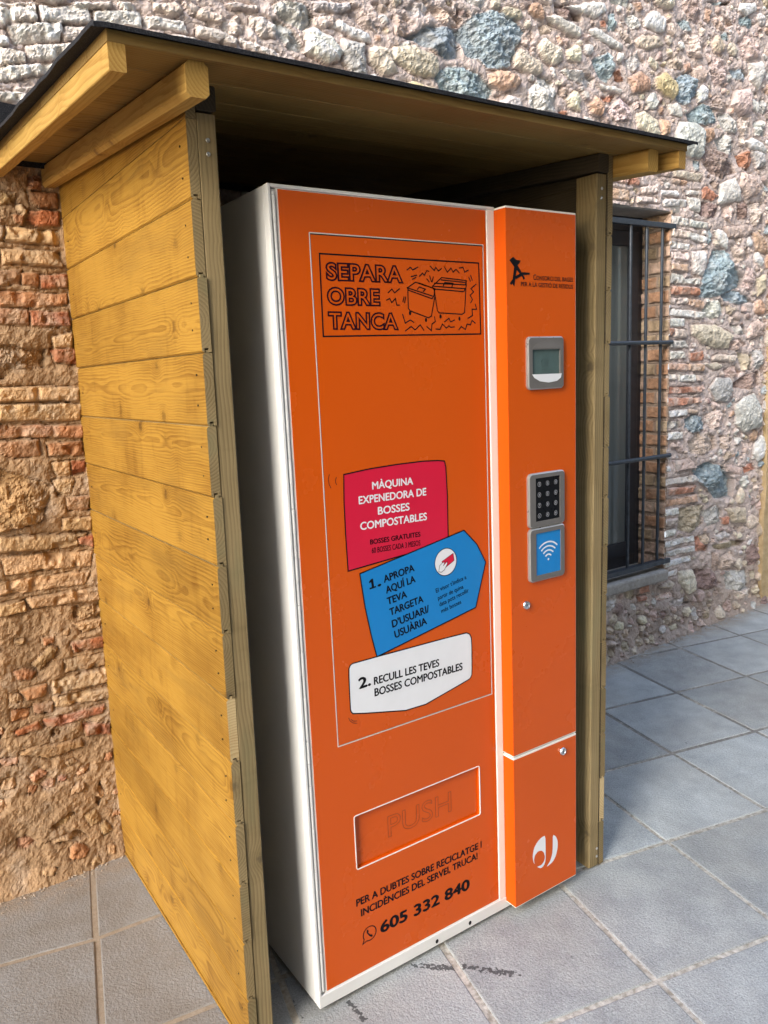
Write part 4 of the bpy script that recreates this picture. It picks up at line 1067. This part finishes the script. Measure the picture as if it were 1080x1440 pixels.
zt = 2.186+.012*(fbm(xs_, xs_*0+.1, 7, 3, 51)-.5); yb = WX(xs_)-.043-.008*fbm(xs_, xs_*0+.6, 9, 2, 52)
vs = [(x, y, 2.035) for x, y in zip(xs_, yb)]+[(x, y-.002, z) for x, y, z in zip(xs_, yb, zt)]+[(x, y+.035, z+.006) for x, y, z in zip(xs_, yb, zt)]; n = len(xs_)
mb.add(vs, [(i, i+1, n+i+1, n+i) for i in range(n-1)]+[(n+i, n+i+1, 2*n+i+1, 2*n+i) for i in range(n-1)], 'felt'); part(mb, 'flashing')
for a, z in ((.040, 1.885), (.0395, 1.861), (1.097, 1.895), (1.096, 1.872), (1.108, .056), (1.108, .031)):
    mb = MB(); c = Vector(S(a, .0012, z)); k = 12
    vs = [c+Vector((.0042*cos(2*pi*i/k), 0, .0042*sin(2*pi*i/k))) for i in range(k)]+[c+Vector((.0034*cos(2*pi*i/k), -.0012, .0034*sin(2*pi*i/k))) for i in range(k)]+[c+Vector((.0012*cos(2*pi*i/k), -.0004, .0012*sin(2*pi*i/k))) for i in range(k)]
    mb.add(vs, [(i, (i+1) % k, k+(i+1) % k, k+i) for i in range(k)]+[(k+i, k+(i+1) % k, 2*k+(i+1) % k, 2*k+i) for i in range(k)]+[tuple(range(2*k, 3*k))], 'screw'); part(mb, 'screw')

M['render_dark'] = stone_plain('ochre_grey_render', (.24, .20, .15), (.32, .27, .21), 12)
M['shutter'] = flat('brown_shutter_paint', (.10, .055, .03), .5)
OPX0, OPH = -7, 8
# unseen house added for its shade across the narrow street: it closes the street behind the photographer and shades it from that side
opp = thing('unseen_shade_house', 'unseen rendered house added across the street to cut sky light on the shelter', 'house', (6, -4.6, 0))
b = MB(); b.box(OPX0, 24, -9.0, -4.6, 0, OPH, 'render_dark'); b.box(OPX0-.2, 24.2, -9.2, -4.3, OPH, OPH+.18, 'render_dark'); child_at(b.build('wall', None), opp)
for wx_ in np.arange(OPX0+1.2, 22, 2.6):
    for wz_ in (1.0, 4.2):
        b = MB(); b.box(wx_, wx_+.9, -4.6, -4.56, wz_, wz_+1.6, 'shutter')
        for k in range(14): b.box(wx_+.05, wx_+.85, -4.56, -4.545, wz_+.07+k*.108, wz_+.13+k*.108, 'shutter')
        child_at(b.build('shutter', None), opp)

# ------------------------------------------------------------------ vending machine
mach = thing('vending_machine', 'orange and white compostable bag vending machine inside the wooden shelter', 'vending machine', (.41, .38, 0))
def mp(mb, name, parent=None, **k):
    o = mb.build(name, None, **k)
    if parent is None: return child_at(o, mach)
    o.parent = parent; return o
X0, X1, Z0, Z1 = DOOR; CX0, CX1, CY, CZ0, CZ1, CZS = COLM; P0, P1, PZ0, PZ1 = PANEL; F0, F1, FZ0, FZ1 = FLAP
ZT = 1.8243; ZB = .0154
b = MB(); b.box(0, .800, .014, .80, ZB, ZT, 'white'); cab = mp(b, 'cabinet', bevel=.003)
b = MB(); b.box(0, .0062, -.004, .0136, Z0-.003, ZT, 'white'); b.box(.0066, CX0, -.0035, .0136, Z1+.0022, ZT, 'white')
b.box(X1+.0020, CX0-.0006, -.0030, .0136, Z0-.003, Z1+.0018, 'white_edge'); mp(b, 'cabinet_frame', bevel=.0012)
b = MB(); b.box(0, .70, -.0042, .0136, ZB, Z0-.0036, 'white'); pl = mp(b, 'plinth', bevel=.0016)
for hx, hz in HOLES:
    b = MB(); plate_mesh(b, ell(hx, hz, .0047, .0058), [], -.0048, None, 'black'); mp(b, 'bolt_hole', pl)
# hinge: a long piano hinge with knuckles
b = MB(); z = Z0+.004; k = 0; h = .0515
while z < Z1-.004:
    z2 = min(z+h, Z1-.004); rod(b, (.0130, .0018, z), (.0130, .0018, z2-.0010), .0049 if k % 2 else .0045, 'white', 12); z += h; k += 1
b.box(.0064, .0192, .0030, .0136, Z0, Z1, 'white'); mp(b, 'hinge')
# door: white slab, orange vinyl with two openings
panel_hole = rrect(P0-.0012, P1+.0012, PZ0-.0012, PZ1+.0012, .0015, 2); flap_hole = rrect(F0, F1, FZ0, FZ1, .0058)
b = MB(); plate_mesh(b, rect(X0-.0042, X1+.0010, Z0-.0030, Z1+.0018), [rrect(F0-.002, F1+.002, FZ0-.002, FZ1+.002, .006)], .0004, .0135, 'white_edge'); door = mp(b, 'door')
b = MB(); plate_mesh(b, rect(X0, X1, Z0, Z1), [panel_hole, flap_hole], -.0006, .0003, 'orange', 'orange_side'); mp(b, 'door_vinyl', door)
b = MB(); plate_mesh(b, panel_hole, [rect(P0+.0010, P1-.0010, PZ0+.0012, PZ1-.0010)], -.0010, .0003, 'trimline')
plate_mesh(b, rect(P0+.0010, P1-.0010, PZ0+.0012, PZ1-.0010), [rect(P0+.0021, P1-.0020, PZ0+.0022, PZ1-.0034)], -.0001, None, 'gap')
plate_mesh(b, rect(P0+.0021, P1-.0020, PZ0+.0022, PZ1-.0034), [], -.0007, .0003, 'orange', 'orange_side'); mp(b, 'access_panel', door)
b = MB(); plate_mesh(b, rrect(F0-.0012, F1+.0012, FZ0-.0012, FZ1+.0012, .0064), [inset(flap_hole, .0010)], -.0016, .0003, 'white_edge')
plate_mesh(b, rrect(F0-.001, F1+.001, FZ0-.001, FZ1+.001, .006), [inset(flap_hole, .0004)], .0004, .0090, 'orange_side')
plate_mesh(b, rrect(F0-.001, F1+.001, FZ0-.001, FZ1+.001, .006), [], .0075, .0095, 'orange'); fl = mp(b, 'push_flap', door)
b = MB(); put_text(b, PUSH[0], PUSH[1], PUSH[2], PUSH[3], .0073, 'dkorange', .0, .0085); mp(b, 'lettering', door)
# printed graphics
def loop_ccw(p): return p if sum(p[i][0]*p[(i+1) % len(p)][1]-p[(i+1) % len(p)][0]*p[i][1] for i in range(len(p))) > 0 else p[::-1]
STY = {'w': ('wprint', 0, .085), 'k': ('black', 0, .085), 'n': ('black', 0, .02), 'n2': ('black', 0, .022), 'h': ('black', 0, .14)}
def sticker(name, loop, y, m, texts, lw=.0028):
    L = loop_ccw(loop); b = MB(); plate_mesh(b, L, [], y, None, m); stroke(b, L, lw, y-.00025, 'black', True); o = mp(b, name)
    for s, p0, p1, cap, st in texts:
        b = MB(); mt, bo, ol = STY[st]
        if s == '1':     # heavy figure one with flag and foot
            w_, a = p1[0]-p0[0], atan2(p1[1]-p0[1], p1[0]-p0[0])
            g1 = [(.04, 0), (.96, 0), (.96, .16), (.70, .16), (.70, 1), (.44, 1), (.10, .80), (.10, .62), (.38, .72), (.38, .16), (.04, .16)]
            plate_mesh(b, [(p0[0]+u*w_*cos(a)-v*cap*sin(a), p0[1]+u*w_*sin(a)+v*cap*cos(a)) for u, v in g1], [], y-.0003, None, mt); mp(b, 'lettering', o); continue
        if name == 'red_sticker' and st != 'w': mt = 'darkred'
        put_text(b, s, p0, p1, cap, y-.0003, mt, bo, 0, ol); mp(b, 'lettering', o)
    return o
red = sticker('red_sticker', RED, -.0010, 'red', TEXTS[:6])
blu = sticker('blue_sticker', BLUE, -.0016, 'blue', TEXTS[6:18])
whi = sticker('white_sticker', chaikin(WHITE, 1, .18), -.0011, 'wprint', TEXTS[18:21])
red['label'] = 'crimson sticker with white lettering'; blu['label'] = 'blue arrow shaped sticker with card symbol'; whi['label'] = 'white sticker with black lettering'
b = MB(); c, rx, rz = CIRC; a_, bz = abs(rx[0]-c[0]), abs(rz[1]-c[1]); a_ = bz = (a_+bz)/2
plate_mesh(b, ell(c[0], c[1], a_, bz, 36), [], -.0019, None, 'wprint'); stroke(b, ell(c[0], c[1], a_, bz, 36), .0016, -.0021, 'black', True)
plate_mesh(b, loop_ccw(CARD), [], -.0022, None, 'red'); stroke(b, CARD, .0010, -.0023, 'black', True)
plate_mesh(b, loop_ccw(HAND), [], -.0024, None, 'wprint'); stroke(b, HAND, .0011, -.0025, 'black', True); mp(b, 'card_symbol', blu)
b = MB(); stroke(b, FRAME, .0032, -.0010, 'black', True)
for p in DRAW: stroke(b, p, .0026, -.0010, 'black')
for wx_, wz_ in WHEELS: plate_mesh(b, ell(wx_, wz_-.0005, .0031, .0046, 14), [], -.0012, None, 'black')
sep = mp(b, 'container_drawing')
for s, p0, p1, cap, st in TEXTS[21:24]: b = MB(); put_text(b, s, p0, p1, cap, -.0011, 'darkred', .036, .038); mp(b, 'lettering', sep)
for pr in (TICKS[:2], TICKS[2:]):
    b = MB()
    for p in pr: stroke(b, p, .0014, -.0010, 'black')
    mp(b, 'tick_marks')
for s, p0, p1, cap, st in TEXTS[24:]: b = MB(); put_text(b, s, p0, p1, cap, -.0010, 'black', STY[st][1], 0, STY[st][2]); hl = mp(b, 'helpline_lettering')
b = MB(); c, ex_, ez_, tail = BUB; r_ = (abs(ex_[0]-c[0])+abs(ez_[1]-c[1]))/2*1.0; ang = atan2(tail[1]-c[1], tail[0]-c[0])
ring = [(c[0]+r_*cos(ang+.28+i*(2*pi-.56)/30), c[1]+r_*sin(ang+.28+i*(2*pi-.56)/30)) for i in range(31)]+[(c[0]+1.55*r_*cos(ang), c[1]+1.55*r_*sin(ang))]
stroke(b, ring, .0024, -.0010, 'black', True); plate_mesh(b, loop_ccw(HSET), [], -.0010, None, 'black'); mp(b, 'phone_bubble', hl)
# control column: two folded white covers wrapped in vinyl
for nm, z0, z1 in (('upper_cover', CZS+.0018, CZ1), ('lower_cover', CZ0, CZS-.0018)):
    b = MB(); b.box(CX0, CX1, CY+.0005, .0132, z0, z1, 'white_edge'); o = mp(b, nm, bevel=.0009, seg=2)
    b = MB(); plate_mesh(b, rect(CX0+.0002, CX1-.0017, z0+.0030, z1-.0048), [], CY-.0001, None, 'orange')
    b.add([(CX0-.0005, .0105, z0+.0030), (CX0-.0005, CY+.0004, z0+.0030), (CX0-.0005, CY+.0004, z1-.0048), (CX0-.0005, .0105, z1-.0048), (CX0+.0002, CY-.0001, z0+.0030), (CX0+.0002, CY-.0001, z1-.0048)], [(0, 1, 2, 3), (1, 4, 5, 2)], 'orange_side'); mp(b, 'cover_vinyl', o)
b = MB(); b.box(CX0+.01, .8005, .0136, .3, CZ0, CZ1-.004, 'white'); mp(b, 'column_body')
b = MB()
for p in ALOGO: plate_mesh(b, loop_ccw(p), [], CY-.0006-.0002*ALOGO.index(p), None, 'black')
al = mp(b, 'letter_emblem')
b = MB()
for s, p0, p1, cap, st in CTEXT: put_text(b, s, p0, p1, cap, CY-.0006, 'black', 0, 0, .022)
mp(b, 'lettering', al)
b = MB()
for p in DLOGO: plate_mesh(b, loop_ccw(chaikin(p, 1, .2)), [], CY-.0006, None, 'wprint')
mp(b, 'note_emblem')
def bb(p): return min(q[0] for q in p), max(q[0] for q in p), min(q[1] for q in p), max(q[1] for q in p)
def bezel(name, outer, inner, m, dep, r, lip=True):
    x0, x1, z0, z1 = bb(outer); i0, i1, j0, j1 = bb(inner); b = MB(); f = CY-dep
    ro = rrect(x0, x1, z0, z1, r); rm = rrect(x0+.0032, x1-.0032, z0+.0032, z1-.0032, r*.75); n = len(ro)
    vs = [(p[0], CY, p[1]) for p in ro]+[(p[0], f+.003, p[1]) for p in ro]+[(p[0], f, p[1]) for p in rm]
    b.add(vs, [(l*n+i, (l+1)*n+i, (l+1)*n+(i+1) % n, l*n+(i+1) % n)[::-1] for l in (0, 1) for i in range(n)], 'alu_lt')
    plate_mesh(b, rm, [rrect(i0, i1, j0, j1, .0012, 3)], f, f+.006, m); o = mp(b, name, smooth=False); return o, f, (i0, i1, j0, j1)
d, f, q = bezel('display', DISP, DSCR, 'alu', .0085, .011)
b = MB(); plate_mesh(b, rect(q[0]-.002, q[1]+.002, q[2]-.002, q[3]+.002), [], f+.0040, None, 'screen'); mp(b, 'screen', d)
b = MB(); cx_, cz_ = (q[0]*.58+q[1]*.42), (q[2]+q[3])/2-.002; stroke(b, ell(cx_, cz_, .0062, .0090, 22), .0014, f+.0037, 'glyph', True)
stroke(b, [(cx_+.011+.0035*cos(t), cz_+.0095*sin(t)) for t in np.linspace(-1.3, 1.3, 9)], .0018, f+.0037, 'glyph'); stroke(b, [(cx_-.006, cz_-.0165), (cx_+.010, cz_-.0165)], .0010, f+.0037, 'glyph'); mp(b, 'screen_symbol', d)
b = MB(); plate_mesh(b, loop_ccw(DLIP), [], f-.0012, f+.001, 'wprint'); mp(b, 'display_lip', d)
b = MB(); plate_mesh(b, loop_ccw(DHOOD), [], f-.0006, f+.001, 'dgreyp'); mp(b, 'display_hood', d)
kp, f, q = bezel('keypad', KPAD, KFACE, 'alu', .0085, .012)
b = MB(); plate_mesh(b, rect(q[0]-.001, q[1]+.001, q[2]-.001, q[3]+.001), [], f+.0022, None, 'keyface'); mp(b, 'key_face', kp)
(kx0, kz0), (kx1, _), (_, kz1), _ = KEYS[0], KEYS[1], KEYS[2], KEYS[3]; kz1 = min(KEYS[2][1], KEYS[3][1])
kx0 = q[0]+(q[1]-q[0])*.165; kx1 = q[0]+(q[1]-q[0])*.835; kz0 = q[3]-(q[3]-q[2])*.145; kz1 = q[2]+(q[3]-q[2])*.125
for n_, ch in enumerate(('1', '2', '3', '4', '5', '6', '7', '8', '9', 'i', '0', 'M')):
    kx, kz = kx0+(kx1-kx0)*(n_ % 3)/2, kz0+(kz1-kz0)*(n_//3)/3; b = MB()
    stroke(b, ell(kx, kz, .0052, .0054, 20), .00085, f+.0018, 'keyline', True)
    w = .0012 if ch in '1i' else .0034
    put_text(b, ch, (kx-w/2, kz-.0026), (kx+w/2, kz-.0026), .0052, f+.0018, 'keyline', 0, 0, .06); mp(b, 'key', kp)
cr, f, q = bezel('card_reader', RPAD, RFACE, 'alu', .0085, .012)
b = MB(); plate_mesh(b, rect(q[0]-.001, q[1]+.001, q[2]-.001, q[3]+.001), [], f+.0022, None, 'blue'); mp(b, 'reader_face', cr)
b = MB(); w0, wt, we = WIFI; w0 = ((q[0]+q[1])/2, q[2]+(q[3]-q[2])*.335); R = (q[3]-q[2])*.46
for k in range(4):
    rr = R*(.30+.70*k/3)*.93; am = .74
    stroke(b, [(w0[0]+rr*sin(t), w0[1]+rr*cos(t)-.001) for t in np.linspace(-am, am, 15)], .0039, f+.0018, 'wprint')
plate_mesh(b, ell(w0[0], w0[1], .0028, .0030, 16), [], f+.0018, None, 'wprint'); mp(b, 'wave_symbol', cr)
for lx_, lz_ in LOCKS:
    b = MB(); prof = ((.0108, 0), (.0112, -.0040), (.0098, -.0068), (.0070, -.0073), (.0064, -.0058), (.0, -.0058)); k = 24; vs = []
    for r_, y in prof: vs += [(lx_+r_*cos(2*pi*i/k), CY+y-.0002, lz_+r_*sin(2*pi*i/k)) for i in range(k)]
    b.add(vs, [(l*k+i, l*k+(i+1) % k, (l+1)*k+(i+1) % k, (l+1)*k+i) for l in range(len(prof)-1) for i in range(k)], 'chrome'); lk = mp(b, 'lock')
    b = MB(); plate_mesh(b, [(lx_-.0008, lz_-.0032), (lx_+.0008, lz_-.0032), (lx_+.0008, lz_+.0032), (lx_-.0008, lz_+.0032)], [], CY-.0064, None, 'black'); mp(b, 'keyhole', lk)
